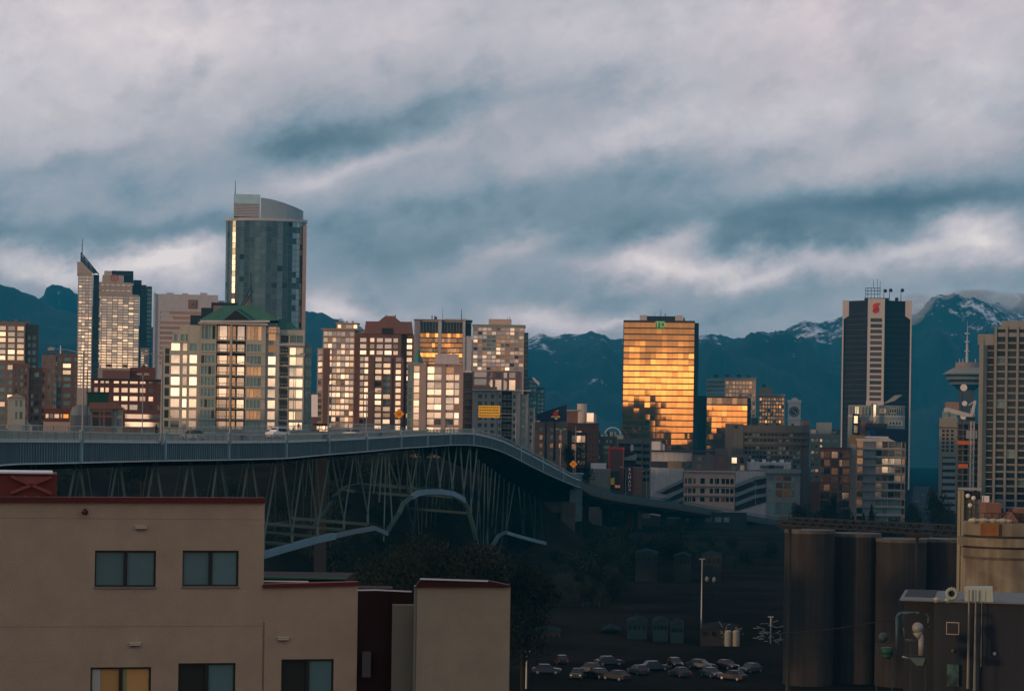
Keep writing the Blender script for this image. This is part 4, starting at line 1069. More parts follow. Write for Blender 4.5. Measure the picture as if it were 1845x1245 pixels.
# black and gold hotel
B=Bld('hotel_tower','black and amber glass tower divided by pale piers behind the green spire','tower',745,852,1250,ym=620,yaw=0,wall=w_grey,tilt=.4)
R_=rs(600,680,9,.80)
B.blk(756,789.5,578,None,0,24,cs(757,789,6,.95),[(580,599)]+R_,glass=lambda i,j:gd if j==0 else (gg if j%2 else gb),span=w_dark)
B.blk(795,833.5,578,None,0,24,cs(795.5,833,7,.95),[(580,599)]+R_,glass=lambda i,j:gd if j==0 else (gg if j%2 else gb),span=w_dark)
B.blk(789.8,794.7,577,None,-1.4,14); B.blk(833.8,838,577,None,-1.4,14); B.blk(838.3,850,605,None,-.8,20); B.blk(838.3,849,581,604.7,.2,20,wall=w_dark)
for k in range(5): B.blk(746+k*2.1,747.1+k*2.1,578,None,-1-k*.05,12,wall=w_grey)
B.blk(746,755.8,579,None,.5,14,wall=w_dark); B.blk(745,851,575.8,576.9,-1.8,26); B.blk(800,846,573.5,575.6,4,14,wall=w_grey)
B.mast(783,569,576,3,.7,w_dark,'antenna'); B.mast(797,553,576,3,.15,w_dark); B.mast(831,556,576,3,.3,w_dark); B.gear(776,790,576,2,h=9,m=w_dark); B.done()
# white block with green spire
w_w2=mat('pale_brick',(.34,.27,.235),.8,var=.08)
B=Bld('apartment_tower','pale block with large white-lit windows, a green pointed spire at its left corner','tower',733,834,760,ym=710,yaw=0,wall=w_w2,tilt=.4)
R_=[(661,672.5),(674.5,684.5),(689,699.5),(701.5,711.5),(716,726.5),(728.5,738),(743,753),(755,765),(770,779)]
B.blk(768,803,656,None,0,18,[(770,782),(783,794.8)],R_,glass=gw)
B.blk(803.2,834,656,None,.4,18,[(803.6,817),(819,827)],R_,glass=lambda i,j:None if (i==1 and j==0) or (i==0 and False) else (gb if random.random()<.1 else gw))
B.blk(755,767.8,656,None,-.6,16,wall=w_w2); B.blk(744,757,656,None,.8,14,[(745.5,755)],[(y,y+10.5) for y in [660+12.3*k for k in range(10)]],glass=gw)
B.blk(734,743.8,657,None,1.4,14,[(736,742)],rs(662,780,10,.8),glass=gt,wall=w_teal)
B.blk(783,826,637,655.8,4,10,wall=w_grey)
x,_=B.hit(753,650); b=MB(); za,zc=B.lz(655.9),B.lz(627); rr=11.5*B.s
b.tube((x,6,za),(x,6,za+(zc-za)*.35),rr,rr*.62,4); b.tube((x,6,za+(zc-za)*.35),(x,6,zc),rr*.62,.05,4); o=b.build('spire',w_tealroof,B.o)
B.gear(790,822,637,3); B.blk(733.5,834.5,655,656,-.9,1,wall=w_grey); B.done()
B=Bld('scaffolded_building','narrow dark scaffolded building between the pale block and the glittering tower','building',834,852,790,ym=720,wall=w_dark)
B.blk(834,851,671,None,2,14,[(836,850)],rs(674,775,9,.7),glass=gd); B.poly([(836,670.8),(839,667),(848,667),(851,670.8)],2,10,w_white)
for k in range(10):
    y=674+k*11; p,q=B.hit(835,y),B.hit(839,y+11); b=MB(); b.beam((p[0],.6,p[1]),(q[0],.6,q[1]),.12,.12); b.beam((p[0],.6,p[1]),(p[0],.6,q[1]),.14,.14); b.beam((p[0],.4,p[1]),(B.lx(851),.4,p[1]),.16,.16); b.build('scaffold',w_brown,B.o)
B.done()
# glittering tower
B=Bld('office_tower','pale tower with glittering patchy windows and a dark green right flank','tower',849,952,1150,ym=650,yaw=-3,wall=w_w2,tilt=1.4)
R_=rs(590,668,11,.74)
def gl(i,j): 
    if 2<=j<=5 and 2<=i<=4: return gt if random.random()<.6 else gw
    if (i==7 and 3<=j<=8) or (i in(5,6) and j==7): return gb
    return gw if random.random()<.88 else gb
B.blk(851,944,589,None,0,24,cs(852,943,11,.88),R_,glass=gl,rel=.4)
B.blk(851,884,670,None,-.8,.7,[(855,877)],[(670.5,680),(683,694)],glass=gw,wall=w_brown)
B.blk(880,936,669,None,-1.0,.9,[(882,888),(893,904),(908,914),(918,929)],[(671,681),(684.5,703)],glass=gw,wall=w_brown)
B.blk(944.3,951,598,None,6,22,[(945,950.5)],rs(600,700,12,.8),glass=gt,wall=w_dark)
B.blk(879,920,574,588.8,6,10,wall=w_beige); B.blk(850,946,585,588.9,-.3,14,wall=w_teal); B.mast(913,570,575,8,.3,w_grey); B.mast(917,568,575,8,.3,w_grey); B.done()
# grey teal apartment
B=Bld('apartment_block','grey-teal stepped apartment block with balconies below the glittering tower','building',850,962,700,ym=750,yaw=2,wall=w_teal,tilt=.3)
R_=rs(708,812,8,.55)
B.blk(852,897,704,None,0,14,[(861,868),(873,877),(884,890)],R_,glass=gd); B.blk(850,895,697,703.8,2,12,wall=w_brown2)
B.blk(897.3,903.5,704,None,-.6,14,[(898.5,902)],R_,glass=gd); B.blk(903.8,922,704,None,1.6,12,[(906,912),(914,920)],R_,glass=gd,wall=w_dark)
B.balcony(904,921.8,[r[1]+1 for r in R_],1.5,1.8,rail=w_teal,m=w_teal)
B.blk(922.2,937,705,None,-.4,14,[(924,928.5)],R_,glass=gd); B.blk(937.3,952,710,None,.8,14,[(940,946)],R_,glass=gt); B.blk(952.3,964,734,None,2,10,[(955,960)],rs(738,800,5,.5),glass=gd,wall=w_teal)
B.blk(850,955,702.6,704,-1,1.2,wall=w_grey); B.gear(856,950,703,4); B.done()
B=Bld('office_tower','dark blue glass tower with a slanted roof edge right of the glittering tower','tower',946,982,1500,ym=720,wall=mat('blue_black_cladding',(.012,.028,.045),.3,.2,var=.1))
gbl=mat('glass_blue_dark',(.02,.06,.09),.1,.5,rnd=.4)
B.blk(946,967,681,None,0,20,cs(947,966.5,3,.85),rs(684,790,14,.75),glass=gbl); B.blk(967.3,981,698,None,3,20,cs(968,980,2,.85),rs(701,790,12,.75),glass=gbl)
B.poly([(958,681),(962,680),(972,690),(971,695)],-.6,3,w_grey); B.done()
# brick with billboard
B=Bld('brick_block','brown brick warehouse block under the big dark blue sign','building',947,1024,790,ym=800,wall=w_brown2)
B.blk(947,1022,760.5,None,0,16,[(954,959),(972,977),(991,996.5),(1007,1012)],rs(766,868,7,.52),glass=lambda i,j:gt if random.random()<.7 else gb)
B.blk(1022.3,1030,775,None,3,12,wall=w_dark); B.done()
B=Bld('billboard','dark blue wedge-shaped rooftop sign with a red and gold emblem','billboard',965,1023,785,ym=745,wall=w_navy,zb=0)
B.poly([(966,752),(968,746),(1021,728.5),(1021,760),(974,760)],-.2,.6,w_navy,'panel')
b=MB(); x,z=B.hit(1001,746); s_=B.s
b.tube((x,-.55,z+1.5*s_),(x,-.22,z+1.5*s_),4.2*s_,4.2*s_,16); 
b.prism([(x-6*s_,z-5*s_),(x-4*s_,z+2*s_),(x+4*s_,z+2*s_),(x+5*s_,z-4*s_)],-.5,-.22); b.build('emblem',m_redl,B.o)
b=MB(); b.box(x-8*s_,x+8*s_,-.6,-.52,z-6.5*s_,z-3.2*s_); b.prism([(x-1*s_,z+6*s_),(x+6*s_,z+7.5*s_),(x+5*s_,z+4.5*s_)],-.6,-.3); b.build('emblem_scroll',m_goldl,B.o)
b=MB(); b.box(x-1.5*s_,x+3.5*s_,-.6,-.3,z-9.5*s_,z-7.2*s_); b.build('emblem_base',m_whl,B.o)
for px in (984,1000): B.mast(px,759,830,.5,.5,w_navy,'support')
B.done()
B=Bld('shop_sign_box','small white lit box on the left end of the brick warehouse roof','sign',956,966,780,wall=w_white)
B.blk(956,965,753,760.3,0,3); B.blk(956.5,964.5,754,759.5,-.06,.05,wall=m_whl); B.done()
B=Bld('office_block','dark brown block topped by a white water tank, right of the blue sign','building',1020,1080,840,ym=790,yaw=0,wall=mat('dark_brown_cladding',(.040,.026,.022),.7,var=.15))
B.blk(1022,1079,762,None,3,18,cs(1060,1078,3,.5),rs(776,860,8,.5),glass=gd); B.blk(1021,1045,741,761.8,6,10,wall=w_brown); B.blk(1020,1046,738,740.8,5,12,wall=w_teal)
B.roofcyl(1048,9,727,762,7,mat('tank_white',(.38,.36,.33),.6,var=.08),'water_tank'); B.blk(1056,1070,743,761.8,1,5,[(1057,1069)],[(744,759.5)],glass=gw,wall=w_white); B.blk(1070.2,1074,746,761.8,2,4,wall=w_grey)
B.done()
B=Bld('bay_window_tower','narrow block with a stack of glaring white bay windows by the bridge end','building',1028,1059,800,ym=810,wall=mat('dark_brown_cladding',(.04,.026,.022)),tilt=.2)
R_=[(785,797),(800.5,811),(815,824.5),(830,837.5),(842.5,850),(856,862)]
B.blk(1027,1058,779,None,0,8,[(1030,1038),(1038.8,1046),(1046.8,1054)],R_,glass=lambda i,j:gw if not (i==0 and j in(1,3,5)) else gb); B.blk(1036,1049,776,778.8,1,4,[(1038,1047)],[(776.4,778.6)],glass=gw,wall=w_brown)
for r in R_: B.blk(1029,1055,r[0]-2,r[0]-.6,-.8,.75,wall=w_brown)
B.done()
# arch structure
q=P(1104,778,1500); ao=empty('arched_roof',(q.x,q.y,0),0,'thin pale arch rising behind the low roofs left of the gold tower','arch')
b=MB(); n=22; r=14*1500/F; zc_=P(1104,782,1500).z
for k in range(n):
    a0,a1=PI*k/n,PI*(k+1)/n; b.beam((r*math.cos(a0),0,zc_+r*.85*math.sin(a0)),(r*math.cos(a1),0,zc_+r*.85*math.sin(a1)),.9,.7)
b.build('arch',mat('arch_white',(.35,.42,.42),.5),ao); b=MB(); b.box(-r-2,r+2,1,16,0,zc_-.5); b.box(-r*.3,r*.4,0,8,zc_-.48,zc_+1.4); b.build('hall',w_teal,ao)
B=Bld('office_block','dark teal block with small windows behind the red-topped tower','building',1072,1112,900,ym=800,wall=mat('dark_teal_render',(.028,.045,.045),.8,var=.2))
B.blk(1074,1112,786,None,4,16,cs(1076,1111,5,.5),rs(790,868,8,.5),glass=lambda i,j:gt if random.random()<.4 else gd); B.blk(1086,1100,800,None,2,1.8,[(1088,1099)],[(803,808),(813,818)],glass=gt); B.gear(1076,1110,786,4,h=9); B.done()
B=Bld('parking_garage','grey concrete parking garage with open dark decks below the gold tower','building',1110,1172,960,ym=815,yaw=-5,wall=mat('garage_concrete',(.10,.105,.09),.85,var=.15,streak=.1))
B.blk(1112,1157,791,None,0,24,[(1114,1136),(1138,1156)],rs(796,870,6,.50),glass=gd,rel=1.4); B.blk(1157.2,1171,793,None,4,20,[(1158,1170)],rs(797,870,6,.5),glass=gd); B.done()
B=Bld('hotel_tower','red-brown brick tower with a bright red roof band','building',1094,1126,850,ym=840,yaw=-2,wall=mat('brick_rose',(.13,.065,.055),.85,var=.1))
B.blk(1096,1124,807,None,0,12); B.blk(1095.5,1124.5,805.5,810,-.25,.24,wall=m_redl); B.blk(1096,1098.5,810.2,None,-.15,.14,wall=m_redl); B.blk(1121.5,1124,810.2,None,-.15,.14,wall=mat('rose_trim',(.25,.09,.07))); B.done()
B=Bld('hotel_sign','tall dark red sign board with vertical white lettering RAMADA','sign',1124,1142,842,ym=860,wall=mat('sign_dark_red',(.07,.012,.012),.5,var=.1))
B.blk(1129,1140,840,None,0,2.0); B.blk(1140.2,1158,842,None,2,12,wall=w_brown)
for k,ch in enumerate('RAMADA'): B.text(ch,1134.5,846+k*7.2,5.4,-.08,m_whl,.04)
B.done()
B=Bld('canopy_building','dark building with a pale rounded canopy roof right of the red-topped tower','building',1120,1150,860,ym=820,wall=w_dark)
B.blk(1120,1146,815,None,2,10); B.poly([(1122,825),(1140,820),(1147,817),(1147,823),(1146,829),(1124,829)],-1,8,w_teal); B.poly([(1108,806),(1126,801),(1141,812),(1125,815)],1,7,w_dark); B.blk(1136,1141,801,812,0,1,wall=w_grey); B.done()
B=Bld('shop_building','low grey rough-stone building with a yellow awning by the viaduct','building',1060,1120,830,ym=860,wall=mat('rough_stone',(.15,.165,.15),.9,var=.3,scale=1.2,bump=.1,bscale=2))
B.blk(1061,1100,845,None,0,12); B.blk(1064,1092,835,844.8,3,6,wall=w_white); B.blk(1100.2,1116,848,None,1.5,10,[(1102,1114)],[(852,862)],glass=gd,wall=w_dark)
B.poly([(1100,862),(1107,860),(1107,873),(1100,873)],-.8,2.2,mat('awning_yellow',(.55,.40,.02),.6)); B.blk(1107,1118,873,879,0,1.4,[(1108,1117)],[(874,878)],glass=gg); B.done()
# gold towers
B=Bld('office_tower','tall gold mirrored glass tower with a green square sign near its top','tower',1122,1251,1650,ym=680,yaw=0,wall=mat('bronze_frame',(.060,.028,.012),.4,.5,var=.1),tilt=.10)
B.blk(1122,1250.5,577.5,None,0,34,cs(1123,1250,13,.975),[(581.5+11.05*k,581.5+11.05*k+8.9) for k in range(22)],glass=gg,side=None,rel=.5)
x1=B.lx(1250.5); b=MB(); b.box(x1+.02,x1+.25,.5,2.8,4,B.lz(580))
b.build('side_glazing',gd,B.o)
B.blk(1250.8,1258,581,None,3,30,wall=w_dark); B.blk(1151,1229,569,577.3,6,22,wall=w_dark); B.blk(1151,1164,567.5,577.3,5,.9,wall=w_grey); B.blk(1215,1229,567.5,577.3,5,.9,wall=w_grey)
B.mast(1189,556,569,9,.25,w_dark); B.mast(1197,563,569,9,.4,w_dark); B.mast(1178,563,569,9,.15,w_dark); B.mast(1231,571,577,3,.8,w_dark,'antenna')
B.poly([(1181.5,578),(1198.5,578.3),(1198.5,593),(1181.5,592.7)],-.5,.5,mat('sign_green',(.05,.36,.03),.4,var=0),'sign_panel')
B.text('TD',1190.2,585.5,10,-.62,m_whl,.12); 
# second 'bolder' pass of the letters is a thicker back plate
B.done()
B=Bld('office_block','lower gold mirrored glass block with a dark left flank beside the tall gold tower','building',1256,1352,1700,ym=760,yaw=2,wall=mat('bronze_frame',(.06,.028,.012)),tilt=.12)
B.blk(1272,1347,714.5,None,0,30,cs(1273,1346,8,.97),[(717,728)]+[(730.5+10.4*k,730.5+10.4*k+8.8) for k in range(10)],glass=lambda i,j:gb if j==0 else gg,rel=.5)
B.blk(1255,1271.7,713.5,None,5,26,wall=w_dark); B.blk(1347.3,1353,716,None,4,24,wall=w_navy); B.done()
B=Bld('office_block','striped dark block with an amber upper right part behind the lower gold block','building',1272,1364,1900,ym=710,wall=w_dark,tilt=.6)
B.blk(1273,1305,682,None,1,20,[(1274,1304.5)],rs(685,715,4,.6),glass=gbl,wall=w_teal); B.blk(1305.3,1362,682,None,0,24,cs(1307,1361,9,.8),rs(686,752,9,.74),glass=gb,wall=w_beige); B.blk(1303,1364,679.5,681.8,-.8,26,wall=w_teal)
B.blk(1354,1366,752,None,-1,20,[(1355,1365)],rs(755,790,5,.6),glass=gd,wall=w_navy); B.gear(1280,1360,680,4,m=w_dark); B.done()
B=Bld('office_block','small tan gridded block between the amber block and the white clock tower','building',1366,1415,1700,ym=730,wall=mat('tan_stone',(.20,.15,.10),.8,var=.1),tilt=.8)
B.blk(1367,1414,713,None,0,20,cs(1368,1413,9,.66),rs(716,763,7,.62),glass=lambda i,j:gb if random.random()<.8 else gg); B.blk(1367,1390,698,709.8,3,12,wall=mat('tan_stone',(.2,.15,.1))); B.blk(1366,1415,710,712.8,-.5,20,wall=w_teal); B.gear(1368,1385,698,1,m=w_dark); B.done()
B=Bld('clock_tower','white square clock tower with a large dark ringed clock face','clock tower',1418,1445,1750,ym=745,yaw=0,wall=mat('tower_white',(.55,.53,.50),.7,var=.05))
B.blk(1420,1442.5,726,None,0,10); B.blk(1418.5,1444,720.5,726,-.8,11.6); B.blk(1426,1437,717.5,720.4,2,6); B.blk(1419,1443.5,753.5,756,-.6,11); B.poly([(1429,717.4),(1431.5,715.5),(1434,717.4)],2,5,None)
x,z=B.hit(1430.8,741.5); r=9.5*B.s
b=MB(); b.tube((x,-.35,z),(x,-.02,z),r,r,32); c_=b.build('clock_face',mat('clock_dark',(.05,.04,.035),.5,var=0),B.o)
b=MB()
for k in range(12): a=2*PI*k/12; b.beam((x+r*.66*math.cos(a),-.5,z+r*.66*math.sin(a)),(x+r*.9*math.cos(a),-.5,z+r*.9*math.sin(a)),.45,.35)
b.build('hour_marks',m_whl,c_)
b=MB(); b.beam((x,-.6,z),(x-r*.38,-.6,z+r*.3),.5,.3); b.beam((x,-.6,z),(x+r*.5,-.6,z-r*.42),.4,.3); b.build('hands',m_whl,c_); B.done()
# dark concrete slab block
B=Bld('office_block','wide dark weathered concrete block with a blank left wall below the clock tower','building',1305,1459,1070,ym=820,yaw=3,wall=w_dconc)
B.blk(1306,1339,764,None,-.6,20,wall=mat('blank_concrete',(.095,.092,.078),.9,var=.12,streak=.2)); 
B.blk(1339.3,1444,766,None,0,22,cs(1341,1442,15,.74),[(781,785.5),(791,795.5)]+rs(803,900,12,.62),glass=lambda i,j:gd if random.random()<.75 else gt,rel=.7)
B.blk(1339.3,1457,766,779,-1.2,1.1); B.blk(1339.3,1456,786.5,789.5,-1.8,1.7); B.blk(1339.3,1456,797,801,-2.2,2.1)
B.blk(1444.3,1458,779,None,.6,20,wall=mat('brown_concrete',(.085,.065,.052),.9,var=.15,streak=.2)); B.blk(1445,1458,757,765.8,4,12,wall=w_brown); B.gear(1350,1440,766,4,m=w_dark)
x,z=B.hit(1326,769); b=MB(); b.tube((x,-.9,z),(x,-.62,z),3*B.s,3*B.s,14); b.build('vent',w_dark,B.o)
B.done()
# beige-green residential
B=Bld('apartment_tower','grey-green tower with small pink-lit windows between the concrete block and the black bank tower','tower',1459,1514,1120,ym=820,wall=mat('render_olive',(.15,.145,.11),.8,var=.08))
B.blk(1460,1512,782,None,0,18,[(1461,1467),(1469,1474.5),(1477,1481),(1486,1494),(1498,1508)],rs(788,875,8,.42),glass=lambda i,j:gw2 if i<3 else gt); B.blk(1470,1498,761,781.8,4,10,wall=w_teal); B.blk(1460,1470,774,781.8,3,8,wall=w_slab); B.blk(1498,1512,774,781.8,3,8,[(1499,1508)],[(776,781)],glass=gw2,wall=w_dark)
B.blk(1460,1477,868,None,-2,2,wall=w_red); B.done()
# black bank tower
B=Bld('bank_tower','black glass tower with a white central window column and a red emblem at the top','tower',1517,1643,1700,ym=640,wall=w_dark)
s_=B.s; blk_=mat('bank_black_glass',(.018,.012,.015),.4,.0,var=.25,scale=.08,spec=0.03)
fin=mat('bank_white_stone',(.44,.41,.37),.7,var=.06,streak=.05)
x0,x1=B.lx(1518),B.lx(1640.5); c0,c1=B.lx(1562),B.lx(1592.5); zt=B.lz(541)
b=MB(); b.plan([(c0,1.5),(c1,1.5),(x1,14),(x1,40),(x0,40),(x0,14)],0,zt); b.build('glass_shaft',blk_,B.o)
b=MB(); 
for k in range(34):
    z=zt-10-k*4.2
    if z<20: break
    for (ax_,ay),(bx_,by) in (((x0,14),(c0,1.5)),((c1,1.5),(x1,14))):
        b.beam((ax_,ay-.05,z),(bx_,by-.05,z),.22,.5)
b.build('floor_bands',mat('bank_band',(.032,.020,.020),.5,var=.3,scale=.2),B.o)
B.blk(1562.5,1593,538,None,0,6,[(1567.5,1588.5)],[(573.5+10.22*k,580.3+10.22*k) for k in range(15)],glass=mat('bank_column_glass',(.07,.055,.042),.25,.3,var=.3,rnd=.5),wall=fin,rel=.8)
b=MB(); 
for xx,sg_ in ((x0,1),(x1,-1)):
    w_=10*s_
    b.prism([(xx-.6*sg_,B.lz(540)),(xx+w_*sg_,B.lz(540)),(xx+w_*sg_,B.lz(568)),(xx+.5*sg_,B.lz(574)),(xx-.6*sg_,B.lz(574))],11,13.4)
    b.box(min(xx-.7*sg_,xx+.4*sg_),max(xx-.7*sg_,xx+.4*sg_),12,13.9,0,B.lz(574))
b.build('corner_fins',fin,B.o)
# emblem: a flowing S shape
x,z=B.hit(1578.5,555.5); u=B.s
b=MB(); P_=lambda pts:b.prism([(x+a*u,z+c*u) for a,c in pts],-.5,-.05)
P_([(8,9),(3,9.5),(-2,8.5),(-5,5),(-5.5,1),(-2,-1),(1,-2.5),(1.5,-4),(3.5,-3),(5,-.5),(5,-4),(2,-9),(-2,-8),(-4,-6.5),(-1,-6),(1,-4.6),(-3,-2.5),(-6.5,1),(-6.5,5),(-4,8.5),(1,10.5)][::-1]) if False else None
P_([(8,9),(2,10),(-3,8.5),(-6,5),(-6,1.5),(-3,-1.5),(0,-3),(1,-4),(5,-1.5),(6,-4),(4,-7),(0,-9),(-3,-9.5),(-6.5,-6.5),(-1,-6.5),(1,-5.2),(3.8,-2),(4.5,.5),(3,3.5),(5,6)])
b.build('emblem',m_redl,B.o)
b=MB(); b.prism([(x-6.5*u,z-7*u),(x-4*u,z-5.5*u),(x-4.5*u,z-9*u)],-.5,-.05); b.build('emblem_tip',m_whl,B.o)
fr=MB()
for px in (1558,1562,1568,1574,1580,1584):
    p=B.lx(px); fr.box(p-.2,p+.2,8,8.4,B.lz(540),B.lz(517.5))
for y in (518,523,529): fr.box(B.lx(1557.5),B.lx(1585),8,8.35,B.lz(y)-.2,B.lz(y)+.2)
for px,yt in ((1572,503),(1579,502),(1584,505)): fr.box(B.lx(px)-.15,B.lx(px)+.15,8.1,8.35,B.lz(518),B.lz(yt))
fr.build('rooftop_frame',w_dark,B.o)
for px,yt in ((1591,520),(1601,519),(1612,535),(1622,519)):
    B.mast(px,yt,541,8,.35,w_dark,'antenna'); x_,z_=B.lx(px),B.lz(yt+3); b=MB(); b.sphere((x_+1,7.6,z_),1.5,8); b.build('dish',w_dark,B.o)
B.blk(1556,1600,535.5,540.8,9,10,wall=w_dark); B.done()
# teal drum-topped building in front
B=Bld('apartment_tower','pale teal building with curved glass top floors in front of the black bank tower','tower',1528,1632,1150,ym=750,wall=mat('teal_panel',(.22,.27,.25),.6,var=.1))
cxp=B.lx(1579); rr=50*B.s
def drum(px,r,yt,yb,yc,m,nm,n=36,ky=.45):
    b=MB(); X=B.lx(px); b.plan([(X+r*B.s*math.cos(2*PI*k/n),yc+r*B.s*ky*math.sin(2*PI*k/n)) for k in range(n)],B.lz(yb),B.lz(yt)); return b.build(nm,m,B.o)
drum(1579,49.5,733,748,8,gt,'curved_glazing'); drum(1579,51,730,732.9,8,w_teal,'roof_rim'); drum(1579,51,748.2,751,8,w_grey,'balcony_ring'); drum(1579,51,751.2,830,8,B.wm[0],'drum_wall')
for k in range(26):
    a=PI+PI*(k+.5)/26; X=cxp+50*B.s*math.cos(a); Y=8+50*B.s*.45*math.sin(a); b=MB(); b.box(X-.12,X+.12,Y-.12,Y+.12,B.lz(748),B.lz(733)); b.build('mullion',w_grey,B.o)
B.blk(1528,1545,752,None,-1,8,wall=B.wm[0]); B.blk(1573,1578.5,728,765,-2.6,1,[(1573.6,1578)],[(729,764)],glass=gw,wall=w_brown); B.blk(1553,1556,735,750,-2.1,.5,wall=w_brown)
B.blk(1536,1549,746,783,-3.2,2,[(1539,1545.5)],[(750,763),(767,780)],glass=gw2,wall=w_dark); B.blk(1549.2,1562,758,800,-2.6,3,wall=w_brown)
for i in range(2): B.blk(1584+i*18,1597+i*18,735.5,745,-3.1,.6,cs(1584.5+i*18,1596.5+i*18,3,.7),[(737,743)],glass=gb if i==0 else gd)
B.blk(1600,1626,758,766,-3.2,.6,cs(1602,1624,4,.6),[(760,764.5)],glass=gd,wall=B.wm[0])
B.blk(1560,1598,763,775,-4,2,wall=w_dark); B.blk(1560,1592,722,729.8,3,8,wall=w_grey); B.poly([(1591,728),(1612,712),(1626,711),(1612,722)],1,.8,w_teal); B.mast(1571,726,731,1,.5,w_dark)
B.done()
B=Bld('rooftop_hall','plain dark navy box behind the curved amber apartment house','building',1566,1632,1050,ym=785,wall=w_navy)
B.blk(1567,1631,772.5,None,0,16); B.blk(1567,1578,773,790,-.3,.29,wall=mat('blue_panel',(.01,.04,.12),.5)); B.done()
# curved amber apartment house
B=Bld('apartment_block','pale apartment house with amber curved windows and thin slab edges at right','building',1526,1634,1000,ym=850,yaw=2,wall=mat('pale_grey_panel',(.17,.18,.19),.7,var=.08),tilt=.8)
fy=[(796+14.9*k,806.5+14.9*k) for k in range(10)]
B.blk(1543,1555,796,None,.5,14,[(1544,1554)],fy,glass=lambda i,j:gb if j<8 else gd,wall=w_slab); B.blk(1555.2,1577,796,None,-.6,14)
B.blk(1577.2,1624,797,None,0,16,[(1578,1588.5),(1589,1599.5),(1600.5,1611.5),(1612,1623)],fy,glass=lambda i,j:(gw2 if j<7 else gt),wall=w_slab); B.blk(1624.2,1631,800,None,1.5,14,[(1625,1630)],fy,glass=gb,wall=w_slab)
for k in range(10): B.blk(1554,1632,808.5+14.9*k,810+14.9*k,-1.6,1.55,wall=w_teal)
B.poly([(1542,792),(1545,795.5),(1614,795.5),(1600,789),(1542,790)],-1.5,14,w_grey); B.blk(1556,1600,786,789,2,10,wall=w_grey)
B.blk(1531,1542.5,800,None,-2,6,wall=mat('pale_column',(.22,.20,.17),.8,var=.08)); B.poly([(1531,800),(1531,784),(1556,784),(1556,790),(1543,800)],1,6,mat('ochre_panel',(.20,.11,.03),.7)); B.done()
B=Bld('apartment_block','brick-framed block with amber windows left of the pale round column','building',1476,1532,990,ym=860,wall=w_red,tilt=.9)
B.blk(1477,1531,808,None,0,16,[(1478,1483.5),(1484.5,1495),(1498,1509),(1512,1517),(1518,1530)],rs(812,930,8,.76),glass=lambda i,j:(gb if j<6 and i!=3 else gd) if random.random()<.6 else (gw2 if j<6 else gd)); B.blk(1476,1533,806,808,-.6,17,wall=w_dark); B.done()
# ramps parking building with brown rooms on top
B=Bld('parking_building','long pale parking building with lit middle floors between sloping ramps','building',1158,1442,1020,ym=860,yaw=0,wall=w_white,tilt=.6)
wv=mat('white_wall_stained',(.36,.37,.36),.8,var=.12,streak=.15)
B.blk(1163,1231,845,None,0,26,wall=wv); B.blk(1232,1324,850,None,-.8,26,[(1234,1238.5),(1240,1246),(1248,1253.5),(1262,1270),(1279,1285),(1288,1296),(1300,1306.5),(1308,1314),(1316,1322)],[(862,872),(880,889),(896,904)],glass=lambda i,j:(gg if i%2==0 else gd),wall=w_slab,rel=1.5)
B.blk(1231.5,1324.5,848,851,-1.6,.75,wall=w_slab); B.blk(1231.5,1324.5,873,876.5,-1.6,.75,wall=w_slab); B.blk(1231.5,1324.5,890,893.5,-1.6,.75,wall=w_slab)
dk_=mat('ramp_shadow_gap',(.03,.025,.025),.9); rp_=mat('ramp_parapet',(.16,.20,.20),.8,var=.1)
for k,dy_ in enumerate((0,17,33)):
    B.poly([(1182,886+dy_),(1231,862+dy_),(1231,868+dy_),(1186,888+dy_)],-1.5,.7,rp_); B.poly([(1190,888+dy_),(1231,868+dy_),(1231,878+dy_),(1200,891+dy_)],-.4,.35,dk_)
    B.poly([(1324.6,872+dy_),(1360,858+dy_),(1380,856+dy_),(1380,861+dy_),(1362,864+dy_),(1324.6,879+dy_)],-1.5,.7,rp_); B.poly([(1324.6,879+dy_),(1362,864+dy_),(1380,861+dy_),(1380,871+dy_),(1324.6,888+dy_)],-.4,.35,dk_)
B.blk(1324.8,1381,848,None,0,24,wall=wv)
B.blk(1381.3,1442,846,None,-.5,24,[(1385,1396),(1398,1410),(1412,1425),(1427,1432)],[(856,864),(868,878),(881,894),(903,925)],glass=lambda i,j:gb if j<3 and i in(1,2) else gt,wall=w_teal); B.blk(1378,1443,843,851,-1.8,1.2,wall=w_teal)
B.blk(1346,1425,832,845.7,4,16,wall=wv); B.blk(1370,1412,837,843,3.7,.25,wall=mat('sign_strip_grey',(.08,.09,.10),.6)); B.blk(1385,1395,836.5,843.5,3.4,.25,wall=w_dark)
w_b3=mat('brown_grey_render',(.12,.098,.088),.8,var=.08)
B.blk(1246,1288,820,847.7,2,14,[(1255,1264)],[(823.5,831),(837,845)],glass=gw,wall=w_b3); B.blk(1288.2,1309,821,847.7,2.5,12,wall=w_brown); B.blk(1309.2,1346,820,847.7,2,14,[(1318,1327),(1333,1340.5)],[(824,834),(838,847)],glass=lambda i,j:gw if j==0 else gw2,wall=w_b3)
B.blk(1236,1245.8,832,847.7,4,8,[(1237,1245)],[(837,845)],glass=gw,wall=w_b3); B.blk(1288,1312,808,819.8,4,8,wall=w_b3)
B.blk(1172,1245.8,816,833,8,18,wall=mat('white_wall_stained',(.36,.37,.36))); B.blk(1171,1290,813,815.8,7,20,wall=w_dark); B.blk(1202,1228,832.2,846,6,6,wall=mat('ochre_wall',(.20,.15,.07),.8)); B.blk(1184,1202,833,846,7,6,wall=w_dark)
B.blk(1172,1188,797,812.8,10,10,wall=w_white); B.poly([(1188,797),(1196,802),(1196,812.8),(1188,812.8)],11,8,w_grey); B.gear(1350,1420,832,4); B.done()
